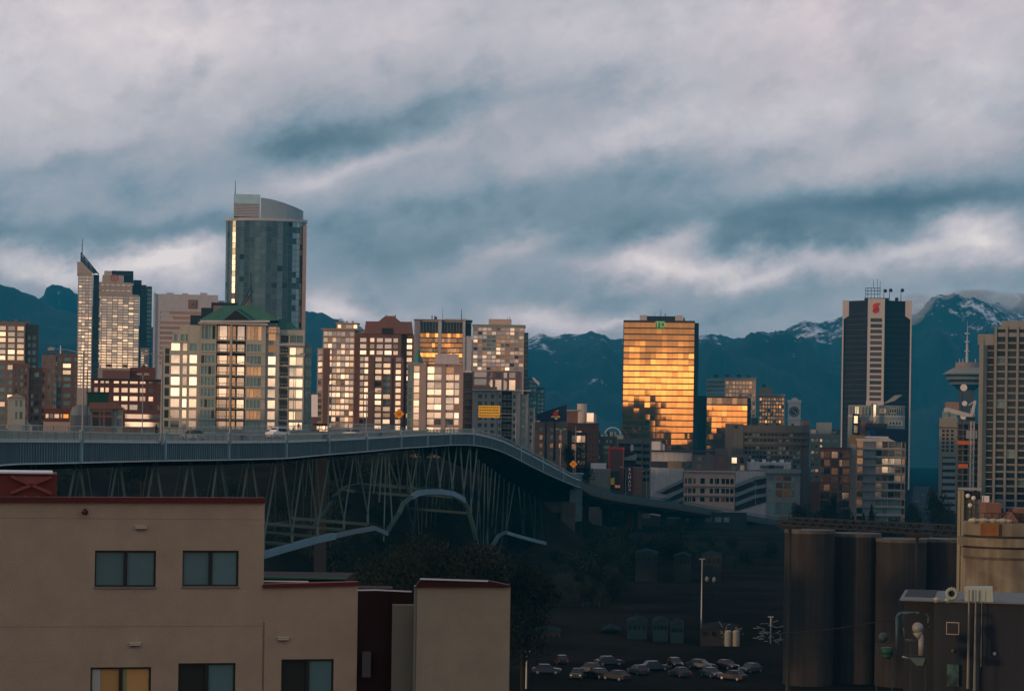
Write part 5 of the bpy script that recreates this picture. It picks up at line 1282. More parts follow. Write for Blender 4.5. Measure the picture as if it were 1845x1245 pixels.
# lookout tower
B=Bld('lookout_tower','observation tower with a wide saucer-shaped pod and a white spire','tower',1700,1780,2050,ym=700,wall=mat('lookout_concrete',(.13,.11,.085),.8,var=.1,streak=.1))
X=B.lx(1741.5); s_=B.s; YC=20
def cone(r0,r1,yb,yt,m,nm,n=36):
    b=MB(); b.tube((X,YC,B.lz(yb)),(X,YC,B.lz(yt)),r0*s_,r1*s_,n); return b.build(nm,m,B.o)
m_lk=B.wm[0]; m_lr=mat('lookout_roof',(.20,.19,.15),.7,var=.08)
cone(42,22,672,661,m_lr,'pod_roof'); cone(42,42,674,672.1,m_lr,'pod_rim'); cone(38,37,678,674.1,w_dark,'pod_windows'); cone(37,35,683,678.1,m_lr,'pod_ring'); cone(33,31,687,683.1,w_dark,'pod_windows'); cone(33,28,692,687.1,m_lr,'pod_ring'); cone(15,26,702,692.1,w_dark,'pod_underside')
cone(20.5,20.5,660.9,652,mat('lookout_top',(.24,.18,.13),.7),'top_drum'); cone(14.5,14.5,800,702.1,m_lk,'shaft')
m_sp=mat('spire_pale',(.40,.42,.40),.5)
cone(2.4,1.8,652,614,m_sp,'spire'); cone(1.3,.7,613.9,598,m_sp,'spire'); cone(.5,.2,597.9,576,m_sp,'spire')
for y in (631,614,599): cone(4.5,4.5,y+1,y-1,m_sp,'spire_collar')
for px in (1728,1734,1757): B.mast(px,645,652,YC-3,.5,w_grey,'antenna')
B.done()
B=Bld('hotel_block','pale olive hotel with small windows and blue-grey balconies below the lookout tower','building',1690,1726,1150,ym=800,wall=mat('olive_render',(.19,.185,.14),.8,var=.08))
B.blk(1692,1725,753,None,0,16,[(1697,1702),(1704.5,1709.5),(1713,1718)],rs(773,815,6,.66),glass=gd); B.blk(1697,1723,740,752.8,2,10,[(1699,1705),(1707,1713),(1714.5,1721)],[(742,751)],glass=gt,wall=w_teal)
for k in range(9): 
    B.blk(1699,1722,826+12.3*k,833+12.3*k,-.6,.58,wall=w_teal); 
B.blk(1698,1722,823,930,-.05,.04,wall=w_dark); B.blk(1702,1727,724,739.8,4,10,wall=w_brown2); B.blk(1691,1726,769.5,771,-.5,.6,wall=w_dark); B.done()
B=Bld('tower_under_construction','unfinished tower with bare slabs and orange safety netting by a hoist mast','building',1722,1768,1000,ym=820,wall=mat('raw_concrete',(.10,.085,.07),.9,var=.2))
for k in range(15):
    B.blk(1723,1764,762+11.5*k,764+11.5*k,0,14)
for px in (1724,1734,1744,1754,1762): B.blk(px,px+1.6,760,None,.6,1.0)
B.blk(1726,1762,762,None,5,8,wall=w_dark)
for (a,c,y) in ((1724,1756,796),(1727,1744,838)): 
    b=MB(); b.box(B.lx(a),B.lx(c),-.25,-.12,B.lz(y+5),B.lz(y-2)); b.build('safety_netting',mat('netting_orange',(.40,.10,.02),.8,var=.4,scale=1.5),B.o)
hm=MB(); 
x0,x1=B.lx(1747.5),B.lx(1754.5)
for xx in (x0,x1): hm.box(xx-.12,xx+.12,-1.6,-1.36,0,B.lz(735))
z=10.0
while z<B.lz(736): hm.beam((x0,-1.5,z),(x1,-1.5,z+1.4),.14,.14); hm.beam((x1,-1.5,z+1.4),(x0,-1.5,z+2.8),.14,.14); z+=2.8
hm.build('hoist_mast',mat('hoist_steel',(.28,.27,.24),.6),B.o)
for (px,py,r) in ((1736.5,698.5,6.2),(1738,727,4.6),(1736,750.5,5.4)):
    x,z=B.hit(px,py); b=MB(); b.tube((x,-2.6,z),(x,-2.2,z),r*B.s,r*B.s,20); b.build('round_dish',mat('dish_pale',(.55,.53,.48),.5,var=0),B.o)
B.mast(1733,688,762,-1.8,.25,w_dark); B.blk(1740,1760,776,790,-1,3,wall=w_teal)
B.done()
# crane
q=P(1754,750,960); cro=empty('tower_crane',(q.x,q.y,0),0,'pale tower crane with a short slanting jib in front of the lookout tower','crane')
m_cr=mat('crane_white',(.42,.42,.38),.6)
def LC(px,py): c=P(px,py,q.y); return Vector((c.x-q.x,0,c.z))
b=MB(); b.beam(LC(1704,735)+Vector((0,0,-.6)),LC(1751,750),1.3,1.8); b.build('jib',m_cr,cro)
b=MB(); b.beam(LC(1750,752),LC(1757,722),1.0,1.0); b.beam(LC(1757,722),LC(1745,730),.4,.4); b.build('cat_head',m_cr,cro)
b=MB(); b.box(LC(1741,757).x,LC(1756,757).x,-1.2,1.2,LC(1750,758).z,LC(1750,751).z); b.build('cab',w_dark,cro)
b=MB(); xa,xb=LC(1749.5,760).x,LC(1755,760).x
for xx in (xa,xb): 
    for yy in (-.6,.6): b.box(xx-.12,xx+.12,yy-.12,yy+.12,0,LC(1752,758).z)
z=0
while z<LC(1752,760).z-2: b.beam((xa,-.6,z),(xb,-.6,z+1.5),.14,.14); b.beam((xb,-.6,z+1.5),(xa,-.6,z+3),.14,.14); z+=3
b.build('mast',m_cr,cro)
b=MB(); b.beam(LC(1704,735),LC(1706,742),1.6,1.6); b.build('counterweight',w_grey,cro)
# right edge tower
B=Bld('apartment_tower','tall olive-grey concrete tower with a grid of dark windows cut by the right edge','tower',1760,1920,760,ym=720,yaw=0,wall=mat('olive_concrete',(.195,.20,.18),.85,var=.1,streak=.1),tilt=.3)
FY=[(607+12.9*k,616.5+12.9*k) for k in range(25)]
B.blk(1790,1900,589,None,0,20,[(1795,1810),(1815,1830),(1835,1850),(1855,1870),(1876,1892)],[(593.5,599.5)]+FY,glass=lambda i,j:gd if random.random()<.9 else gt,rel=.7,side=gd)
B.blk(1778,1789.8,622,None,1.6,12,[(1779,1789)],FY[1:],glass=gd,wall=w_dark); B.blk(1771,1777.8,622,None,.6,14,wall=mat('blue_grey_wall',(.055,.085,.09),.8)); B.blk(1763,1770.8,610,None,1.2,14)
B.blk(1760,1789.8,602,621.8,1.5,14,wall=B.wm[0]); B.blk(1802,1890,577,588.8,5,12); B.balcony(1778.5,1789.5,[r[1]+2 for r in FY[1:]],1.5,1.5,m=w_slab,rail=w_dark)
for px in (1793,1812.5,1832.5,1852.5): B.blk(px-1.6,px+1.6,588,None,-.5,.48)
for r in FY: B.blk(1795,1898,r[1]+.8,r[1]+2.0,-.30,.28)
B.mast(1775,594,602,4,.2,w_dark); B.done()

# block standing behind the viewpoint, mirrored in the gold tower
vb=empty('apartment_tower',(0,-900,0),0,'dark stepped tower behind the viewpoint, seen only as black reflection in the gold tower','tower')
b=MB(); b.box(-150,-62,-12,12,0,103); b.box(-57.99,-36,-10,12,0,60); b.box(-35.99,2,-8,12,0,30); b.box(-110,-80,-8,8,108.01,112); b.build('wall',w_dark,vb)
for k in range(30):
    b=MB(); b.box(-140,-64,12.0,12.06,6+k*3.2,7.4+k*3.2); b.build('window_band',gd,vb)
HAZE=6.8e-5
# ------------------------------------------------------------------ foreground tan apartment house
w_tan=mat('stucco_tan',(.41,.305,.205),.95,var=.11,scale=1.1,streak=.05,bump=.03,bscale=30)
w_tan2=mat('stucco_olive',(.335,.275,.185),.95,var=.11,scale=1.1,streak=.05,bump=.03,bscale=30)
m_cop=mat('coping_red',(.10,.018,.014),.6,var=.15)
m_brk=mat('siding_dark_red',(.022,.009,.008),.8,var=.2)
m_flash=mat('flashing_white',(.62,.60,.58),.4,var=.05)
m_wf=mat('window_frame_dark',(.020,.026,.022),.5,var=0)
B=Bld('apartment_house','near tan stucco house with dark red coping and sliding windows at the bottom left','building',-60,475,60,ym=1000,yaw=12,wall=w_tan,fixed=True)
def wbox(px0,px1,yt,yb,y0,y1,m,nm,par=None):
    x0,zt=B.hit(px0,yt); x1,_=B.hit(px1,yt); _,zb=B.hit((px0+px1)/2,yb); _,zt=B.hit((px0+px1)/2,yt)
    b=MB(); b.box(x0,x1,y0,y1,zb,zt); return b.build(nm,m,par or B.o)
wins=[(171,281,991.5,1057,gblind,gblind,0),(329,430,991.5,1056,gblind,gblind,0),(163,272,1201.5,1268,gcurt,gcurt,1),(321,424,1194,1260,m_wf,gblind,0),(507,601.5,1187,1253,m_wf,gblind,0)]
# wall with real openings, all in the facade plane
def zz(py,px): return B.hit(px,py)[1]
def wallpiece(px0,px1,yt,yb,pxr=None):
    x0,x1=B.hit(px0,1000)[0],B.hit(px1,1000)[0]; pr=pxr or (px0+px1)/2; B.w.box(x0,x1,0,.25,zz(yb,pr),zz(yt,pr))
def strip(px0,px1,ytop,holes,pr):
    y=ytop
    for (a,b) in holes: 
        wallpiece(px0,px1,y,a,pr); y=b
    wallpiece(px0,px1,y,1420,pr)
XL=lambda px: B.hit(px,1000)[0]
# columns: the windows differ a little in x between storeys, so each storey is its own band of the wall
def band(y0,y1,px0,px1,ws,pr=300):
    """wall between storeys lines with windows ws=(a,b,yt,yb)"""
    xs=px0
    for (a,b,yt,yb) in ws:
        W_=lambda u0,u1,va,vb: B.w.box(B.hit(u0,(y0+y1)/2)[0],B.hit(u1,(y0+y1)/2)[0],0,.25,zz(vb,pr),zz(va,pr))
        W_(xs,a,y0,y1); m_=(a+b)/2
        B.w.box(B.hit(a,(y0+y1)/2)[0],B.hit(b,(y0+y1)/2)[0],0,.25,zz(yt,m_),zz(y0,pr))
        B.w.box(B.hit(a,(y0+y1)/2)[0],B.hit(b,(y0+y1)/2)[0],0,.25,zz(y1,pr),zz(yb,m_))
        xs=b
    B.w.box(B.hit(xs,(y0+y1)/2)[0],B.hit(px1,(y0+y1)/2)[0],0,.25,zz(y1,pr),zz(y0,pr))
band(903,1120,-60,475.5,[(171,281,991.5,1057),(329,430,991.5,1056)])
xr=B.hit(475.5,1011)[0]
band(1120,1330,-60,475.5,[(163,272,1201.5,1268),(321,424,1194,1260)])
x643=B.hit(643,1130)[0]
band(1055,1330,472.5,643,[(507,601.5,1187,1253)],560)
B.w.box(B.hit(-60,1330)[0],x643,.0,.25,-B.zb,zz(1330,300)-.001)
# body behind the wall
B.w.box(B.hit(-60,1000)[0],xr-.02,.26,12,0,zz(906,300)-.75); B.w.box(xr,x643-.02,.26,12,0,zz(1058,560)-1.2)
B.w.box(xr-.25,xr-.01,.26,1.2,zz(1058,560)-1.2,zz(903,300)-.12)
def cop(pts,h,m,y0,y1,nm):
    q=[B.hit(a,b) for a,b in pts]; b=MB(); b.prism([(q[0][0],q[0][1]),(q[1][0],q[1][1]),(q[1][0],q[1][1]-h),(q[0][0],q[0][1]-h)][::-1],y0,y1); return b.build(nm,m,B.o)
cop([(-60,894.5),(477,896.5)],.15,m_cop,-.10,.30,'coping');
cop([(473,1052),(645,1047.5)],.11,m_cop,-.08,.30,'coping'); cop([(473,1048),(560,1049)],.03,m_flash,.5,.6,'flashing')
for (a,b,yt,yb,gl_,gr_,cur) in wins:
    m_=(a+b)/2; x0,x1=B.hit(a,(yt+yb)/2)[0],B.hit(b,(yt+yb)/2)[0]; z0,z1=zz(yb,m_),zz(yt,m_); xm=(x0+x1)/2
    f=MB(); t_=.055
    f.box(x0,x1,.06,.16,z1-t_,z1); f.box(x0,x1,.06,.16,z0,z0+t_*.8); f.box(x0,x0+t_*.5,.06,.16,z0+t_*.8,z1-t_); f.box(x1-t_,x1,.06,.16,z0+t_*.8,z1-t_); f.box(xm-t_*.9,xm+t_*.9,.05,.15,z0+t_*.8,z1-t_)
    fo=f.build('window',m_wf,B.o)
    for (p0,p1,g,dy_) in ((x0+t_*.5,xm-t_*.9,gl_,.13),(xm+t_*.9,x1-t_,gr_,.11)):
        g2=MB(); g2.box(p0,p1,dy_,dy_+.012,z0+t_*.8,z1-t_); g2.build('pane',g,fo)
    if cur:
        g2=MB(); g2.box(x0+.05,x0+.26,.100,.105,z0+t_,z1-t_); g2.build('blind',mat('curtain_edge_white',(.40,.42,.38),.7),fo)
        g2=MB(); g2.box(xm+.08,xm+.16,.095,.099,z0+t_,z1-t_); g2.build('curtain_edge',mat('curtain_green',(.22,.26,.12),.8),fo)
    s_=MB(); s_.box(x0-.03,x1+.03,-.035,.045,z0-.05,z0-.002); s_.build('sill',mat('sill_tan',(.20,.17,.13),.8),fo)
m_vent=mat('vent_cream',(.55,.50,.36),.6,var=.05)
for (a,c) in ((254,950),(243,1160),(510,1150)):
    x,z=B.hit(a,c); b=MB(); b.prism([(x-.15,z-.035),(x+.15,z-.035),(x+.15,z+.03),(x-.15,z+.03)],-.09,-.0); b.box(x-.16,x+.16,-.12,-.0,z+.031,z+.045); v_=b.build('vent_hood',m_vent,B.o)
    b=MB(); b.box(x-.13,x+.13,-.085,-.001,z-.055,z-.036); b.build('vent_grille',w_dark,v_)
for yj in (935,1128):
    z_=zz(yj,300); b=MB(); b.box(B.hit(-60,yj)[0],B.hit(474,yj)[0]-.02,-.004,-.0005,z_-.006,z_+.006); b.build('control_joint',mat('joint_shadow',(.22,.17,.12),.9,var=.1),B.o)
x,z=B.hit(153,922); b=MB(); b.sphere((x,-.12,z),.085,12); b.tube((x,-.08,z),(x,0,z+.05),.045,.05,10); l_=b.build('wall_lamp',mat('lamp_bronze',(.03,.018,.012),.4),B.o,smooth=True)
b=MB(); b.tube((x-.05,-.21,z-.02),(x-.02,-.15,z),.05,.06,10); b.build('lamp_shade',mat('lamp_bronze_light',(.10,.05,.03),.4),l_)
# red roof structure with crossed panel
q=B.hit(22,870); x1=B.hit(104,870)[0]; x0=B.hit(-60,870)[0]
b=MB(); b.box(x0,x1,2.0,5,zz(897,60),zz(856,60)); pr=b.build('roof_penthouse',mat('penthouse_red',(.13,.030,.024),.7,var=.15),B.o)
b=MB(); b.box(x0,x1-.12,1.9,5.1,zz(855.8,60),zz(853,60)); b.build('roof_cap',m_flash,pr)
xa=B.hit(18,870)[0]; xb=B.hit(94,870)[0]; z0,z1=zz(892,60),zz(861,60); zm=(z0+z1)/2; xm=(xa+xb)/2
b=MB(); b.beam((xa,1.93,z0),(xb,1.93,z1),.10,.08); b.beam((xa,1.93,z1),(xb,1.93,z0),.10,.08)
b.add([(xa,1.985,z1),(xb,1.985,z1),(xm,1.88,zm)],[(0,1,2)]); b.build('cross_brace',mat('brace_red',(.21,.06,.045),.6,var=.1),pr)
B.done()
# green fence line and dark shed behind the lower wing
q=P(560,1035,75); sh=empty('roof_shed',(q.x,q.y,0),0,'dark shed roof with a thin green edge behind the lower tan wing','shed')
b=MB(); a_,c_=P(440,1039,75),P(622,1043,75); b.box(a_.x-q.x,c_.x-q.x,.05,4,0,a_.z-.05); b.build('wall',mat('shed_dark',(.018,.018,.016),.9),sh)
b=MB(); b.beam((a_.x-q.x,0,a_.z),(c_.x-q.x,0,c_.z),.05,.05); b.build('edge',mat('shed_green_edge',(.02,.16,.09),.5),sh)
# second tan house with dark recess
B=Bld('apartment_house','near tan stucco block with dark red sloping roof edge standing right of the dark recess','building',643,919,60,ym=1150,yaw=3,wall=w_tan2,fixed=True)
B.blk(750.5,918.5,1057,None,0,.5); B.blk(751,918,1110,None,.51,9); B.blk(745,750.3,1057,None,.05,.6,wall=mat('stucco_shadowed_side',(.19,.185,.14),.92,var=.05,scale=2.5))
B.blk(706,744.8,1095,None,.9,.4,wall=mat('stucco_olive_shaded',(.175,.165,.125),.92,var=.05,scale=2.5)); B.blk(636,705.8,1068,None,1.6,1,wall=m_brk)  # recess stucco is a darker copy, with its shade put into the colour
B.poly([(706,1094.8),(706,1071),(743,1073),(743,1094.8)],1.32,.27,m_brk)
def pb(pts,w,m,nm,y):
    p,q=[B.hit(*t) for t in pts]; b=MB(); b.beam((p[0],y,p[1]),(q[0],y,q[1]),w,w); b.build(nm,m,B.o)
pb([(643,1068),(677,1067.5)],.035,m_flash,'flashing',1.1); pb([(677,1067.5),(742,1070.5)],.035,m_flash,'flashing',1.1)
B.poly([(750,1056.8),(750,1054),(757,1044),(880,1046),(895,1049),(919,1054),(919,1056.8)],-.1,.5,mat('roof_dark_red',(.045,.014,.013),.75,var=.15))
pb([(757,1042),(879,1046)],.04,m_flash,'roof_flashing',-.12); pb([(744,1056.5),(919,1056.5)],.03,m_cop,'coping',-.08)
B.blk(652,668,1184,1230,1.3,.28,wall=mat('vent_box_grey',(.07,.07,.07),.6)); B.done()

# ------------------------------------------------------------------ concrete plant on the right
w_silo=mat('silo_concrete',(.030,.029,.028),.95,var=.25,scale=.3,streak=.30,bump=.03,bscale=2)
def silo_poly(o,X,Y,r,z0,z1,m,nm,n=40,parent=None):
    b=MB(); b.tube((X,Y,z0),(X,Y,z1),r,r,n); return b.build(nm,m,parent or o)
D=330; s_=D/F
labs=['wide stained concrete silo at the left end of the dark silo row','stained concrete silo, second of the dark row','stained concrete silo, third of the dark row','stained concrete silo nearest the rusty banded silo']
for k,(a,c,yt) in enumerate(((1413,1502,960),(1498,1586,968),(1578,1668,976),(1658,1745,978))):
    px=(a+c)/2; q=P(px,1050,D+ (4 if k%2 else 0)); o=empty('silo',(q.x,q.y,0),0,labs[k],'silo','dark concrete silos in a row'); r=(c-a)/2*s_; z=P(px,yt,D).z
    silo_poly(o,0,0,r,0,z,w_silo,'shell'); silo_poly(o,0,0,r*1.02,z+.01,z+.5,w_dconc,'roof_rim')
    b=MB()
    for j in range(5): b.tube((0,0,z*(.15+.17*j)),(0,0,z*(.15+.17*j)+.10),r*1.004,r*1.004,40)
    b.build('hoops',w_silo,o)
D=230; s_=D/F; q=P(1815,1000,D); o=empty('silo',(q.x,q.y,0),0,'rust-stained pale silo with horizontal bands at the right edge','silo')
w_rs=mat('silo_rusty',(.17,.165,.12),.9,var=.15,scale=.35,streak=.28,col2=(.11,.10,.075),bump=.03,bscale=2); w_rs2=mat('silo_rust_orange',(.20,.09,.03),.9,var=.3,scale=.5,streak=.3)
r=80*s_
for (yt,yb,f,m) in ((940,963,1.0,w_rs),(963,967,.97,w_dark),(967,982,1.1,w_rs),(982,986,.97,w_dark),(986,1001,1.03,w_rs),(1001,1006,.98,w_dconc),(1006,1300,.985,w_rs)):
    silo_poly(o,0,0,r*f,max(0,P(1815,yb,D).z),P(1815,yt,D).z-.01,m,'band' if yb-yt<60 else 'shell')
b=MB(); a0=P(1768,945,D); b.box(a0.x-q.x-1,a0.x-q.x+.8,-r*1.003,-r*.97,P(1815,962,D).z,P(1815,941,D).z); b.build('rust_patch',w_rs2,o)
zt=P(1815,939,D).z
b=MB(); b.box(-r*.55,-r*.2,-1,2,zt,zt+1.9); b.box(r*.1,r*.6,-2,2,zt,zt+1.4); b.prism([(-r*.2,zt),(-r*.05,zt+1.0),(r*.1,zt)],-3,1); b.build('roof_housing',w_brown,o)
b=MB()
for k in range(13): 
    t=-r*.95+k*r*.16; b.box(t-.03,t+.03,-r*.5,-r*.5+.06,zt,zt+.9)
b.box(-r*.95,r,-r*.5,-r*.5+.05,zt+.86,zt+.92); b.box(-r*.95,r,-r*.5,-r*.5+.05,zt+.42,zt+.46); b.build('railing',m_poled,o)
b=MB()
for k in range(8): t=-r*.9+k*r*.11; b.sphere((t,-r*.6,zt+.12),.35+random.random()*.25,8,sz=.5)
b.build('crusted_cement',mat('cement_crust',(.30,.29,.20),.95,var=.3,scale=2),o)
# batching tower left of it
D=260; B=Bld('batching_tower','weathered plant tower with pipes and rails beside the rusty silo','building',1724,1770,260,ym=930,wall=mat('plant_panel',(.12,.12,.09),.85,var=.2,streak=.2))
B.blk(1725,1736,884,None,0,4,wall=mat('plant_pale',(.24,.24,.16),.8,var=.15,streak=.15)); B.blk(1736.2,1762,900,None,.4,4); B.blk(1725,1768,880,883,-.3,4.6,wall=w_teal); B.blk(1768,1782,893,912,-.2,2,wall=w_white); B.blk(1737,1766,886,899.8,1,3,wall=w_dark)
for y in (889,898,908,918,927,935): 
    p,q=B.hit(1737,y),B.hit(1768,y); b=MB(); b.beam((p[0],-.4,p[1]),(q[0],-.4,q[1]),.06,.06); b.build('rail',m_poled,B.o)
for px in (1731,1737.5,1745,1752,1760,1768): B.mast(px,886,1100,-.45,.09,m_poled,'pipe')
B.mast(1789,893,940,0,.10,mat('pipe_ochre',(.30,.22,.12),.6),'post'); 
for k,(px,py) in enumerate(((1744,893),(1754,897),(1748,910))): x,z=B.hit(px,py); b=MB(); b.sphere((x,-.7,z),.28,8); b.build('flood_lamp',w_white,B.o)
B.done()
# conveyor truss
co=empty('conveyor_bridge',(0,0,0),0,'long dark lattice conveyor running level above the silo row','conveyor')
def cv(px,py): return P(px,py,300)
top=[(1405,932),(1500,936),(1600,941),(1735,947)]; bot=[(1405,945),(1500,952),(1600,958),(1735,967)]
def li(t,px): 
    for a,c in zip(t,t[1:]):
        if px<=c[0]: return a[1]+(c[1]-a[1])*(px-a[0])/(c[0]-a[0])
    return t[-1][1]
m_cv=mat('conveyor_steel',(.06,.055,.045),.7,var=.2)
for off_ in (0,2.2):
    b=MB()
    for t in (top,bot):
        for a,c in zip(t,t[1:]): b.beam(cv(*a)+Vector((0,off_,0)),cv(*c)+Vector((0,off_,0)),.13,.13)
    b.build('chord',m_cv,co)
    b=MB(); px=1405; up=True
    while px<1728:
        a=cv(px,li(bot if up else top,px)); c=cv(px+8.5,li(top if up else bot,px+8.5)); b.beam(a+Vector((0,off_,0)),c+Vector((0,off_,0)),.09,.09); px+=8.5; up=not up
    b.build('lattice',m_cv,co)
b=MB(); b.beam(cv(1405,941)+Vector((0,1.1,0)),cv(1735,960)+Vector((0,1.1,0)),1.2,.35); b.build('belt',w_dark,co)
for px in (1425,1655): 
    b=MB(); T=cv(px,li(bot,px)); b.tube((T.x,T.y+1,0),(T.x,T.y+1,T.z-.1),.3,.22,8); b.prism([(T.x-1.8,T.z-.12),(T.x+1.8,T.z-.12),(T.x+1.4,T.z-.5),(T.x-1.4,T.z-.5)],T.y,T.y+2); b.build('trestle',mat('trestle_pale',(.03,.03,.025),.8),co)
# dark plant building in front
B=Bld('plant_building','dark grey plant building with rooftop ducts and two long pipes at the bottom right','building',1605,1960,190,ym=1150,yaw=0,wall=mat('plant_dark_panel',(.020,.025,.030),.85,var=.12,streak=.12))
B.blk(1682,1960,1087,None,0,14); B.blk(1626,1681.8,1083,None,3,10); B.blk(1620,1960,1083.5,1086,-.4,13,wall=mat('plant_roof_edge',(.11,.13,.13),.7))
B.poly([(1738,1085.5),(1738,1060),(1742,1058),(1788,1058),(1790,1085.5)],-.2,2.2,mat('duct_pale_green',(.26,.32,.28),.6,var=.12),'duct_box')
for (px,yb) in ((1745,1240),(1757,1245),(1768,1200)): B.mast(px,1063,yb,-.55,.13 if px<1765 else .05,mat('pipe_grey_green',(.15,.16,.135),.6,var=.15),'pipe')
x,z=B.hit(1715,1069); b=MB(); n=14
for k in range(n):
    a0,a1=2*PI*k/n,2*PI*(k+1)/n; rr=.42; b.tube((x+rr*math.cos(a0),-.3,z+rr*math.sin(a0)),(x+rr*math.cos(a1),-.3,z+rr*math.sin(a1)),.16,.16,8)
b.build('round_fan_housing',mat('duct_pale_green',(.26,.32,.28)),B.o,smooth=True); b=MB(); b.tube((x,-.1,z),(x,.1,z),.4,.4,20); b.build('fan_mouth',w_dark,B.o)
x,z=B.hit(1708,1081); b=MB(); b.sphere((x,0,z),.3,10,sz=.8); b.build('blower',mat('duct_pale_green',(.26,.32,.28)),B.o,smooth=True)
x,z=B.hit(1687,1079); b=MB(); b.tube((x,0,z-.25),(x,0,z),.22,.22,12); b.tube((x,0,z+.01),(x,0,z+.15),.3,.1,12); b.build('roof_vent',mat('vent_steel',(.32,.30,.24),.4,.3),B.o)
p=[B.hit(a,b_) for a,b_ in ((1792,1060),(1799,1060),(1800,1084))]
b=MB(); b.beam((p[0][0],.3,p[0][1]),(p[1][0]+.2,.3,p[1][1]),.1,.1); b.beam((p[1][0],.3,p[1][1]),(p[2][0],.3,p[2][1]),.07,.07); b.build('pipe_frame',mat('pipe_grey_green',(.15,.16,.135)),B.o)
x0,z0=B.hit(1706,1141); x1,z1=B.hit(1727,1122)
b=MB(); b.box(x0,x1,-.05,-.01,z0,z1); w_=b.build('window',w_dark,B.o); b=MB()
for bx in ((x0-.06,x1+.06,z1,z1+.07),(x0-.06,x1+.06,z0-.07,z0)): b.box(bx[0],bx[1],-.1,-.02,bx[2],bx[3])
b.box(x0-.06,x0,-.1,-.02,z0,z1); b.box(x1,x1+.06,-.1,-.02,z0,z1); b.build('frame',mat('frame_pale',(.28,.27,.25),.6),w_)
for px,py in ((1792,1177),(1717,1172)): x,z=B.hit(px,py); b=MB(); b.sphere((x,-.15,z),.17,10); b.tube((x,-.1,z),(x,0,z),.1,.1,8); b.build('wall_lamp',mat('lamp_glass_grey',(.20,.25,.23),.3) if px>1750 else w_dconc,B.o,smooth=True)
x,z=B.hit(1717,1210); b=MB()
b.box(x-.5,x+.5,-.3,-.02,z-1.2,z+.65); b.build('panel_board',mat('panel_patchy',(.05,.11,.10),.7,var=.45,scale=1.6,col2=(.02,.04,.04)),B.o)
B.done()
# dust collector and pipes
dc=empty('dust_collector',P(1657,1150,185)*1.0,0,'dust collector with a pale dome on a column and looping blue-grey pipes','machine')
O=P(1657,1150,185); dc.location=(O.x,O.y,0)
m_dc=mat('collector_pale',(.19,.21,.19),.5,.2,var=.15); m_pb=mat('pipe_blue_grey',(.035,.075,.085),.5,var=.15)
def LQ(px,py,y=0.0): c=P(px,py,185); return Vector((c.x-O.x,y,c.z))
def pipe(pts,r,m,nm,y=0.0):
    b=MB(); q=[LQ(a,c,y) for a,c in pts]
    for a,c in zip(q,q[1:]): b.tube(a,c,r,r,10)
    for a in q[1:-1]: b.sphere(a,r*1.02,8)
    b.build(nm,m,dc,smooth=True)
b=MB(); c=LQ(1653.5,1131); b.sphere(c,.48,16); b.tube(c-Vector((0,0,.35)),LQ(1656,1150),.42,.16,14); b.build('dome',m_dc,dc,smooth=True)
b=MB(); b.tube(LQ(1659,1143),LQ(1660,1180),.22,.24,12); b.build('column',m_dc,dc,smooth=True)
pipe([(1616,1171),(1616,1112),(1619,1106),(1626,1104),(1650,1104),(1657,1105)],.12,m_pb,'pipe')
pipe([(1628,1106),(1628,1130),(1632,1152),(1655,1156)],.08,m_pb,'pipe',.3); pipe([(1670,1106),(1675,1112),(1674,1128),(1678,1134)],.08,m_pb,'pipe',.5)
pipe([(1625,1182),(1640,1186),(1662,1193)],.07,m_dc,'pipe',-.1)
b=MB(); a0=LQ(1645,1184); b.prism([(a0.x-.4,a0.z),(a0.x+.9,a0.z),(a0.x+.7,a0.z-.6),(a0.x+.2,a0.z-.6)],-.6,.2); b.build('hopper',mat('hopper_green_grey',(.07,.11,.095),.6,var=.2),dc)
b=MB(); c=LQ(1591,1148); b.sphere(c,.42,12); b.build('tank_dome',mat('tank_teal',(.02,.05,.05),.5,var=.2),dc,smooth=True)
b=MB(); b.tube(LQ(1598,1166),LQ(1598,1178),.5,.5,14); b.tube(LQ(1598,1178.5),LQ(1598,1186),.5,.2,14); b.build('tank',mat('tank_green',(.015,.055,.04),.5,var=.2),dc,smooth=True)
b=MB()
for px in (1580,1608,1641,1668): b.beam(LQ(px,1160),Vector((LQ(px,1160).x,0,2)),.09,.09)
for y in (1161,1168): b.beam(LQ(1578,y),LQ(1612,y),.06,.06)
for y in (1156,1180): b.beam(LQ(1632,y,.2),LQ(1670,y,.2),.06,.06)
b.build('support_frame',m_poled,dc)
b=MB(); z=LQ(1620,1165).z
for k in range(26): 
    t=random.uniform(0,6); b.box(-4+t*.9,-4+t*.9+.1,-1+random.random(),-.9+random.random(),2,2+random.uniform(.3,z*.3))
b.build('small_fittings',w_dark,dc)

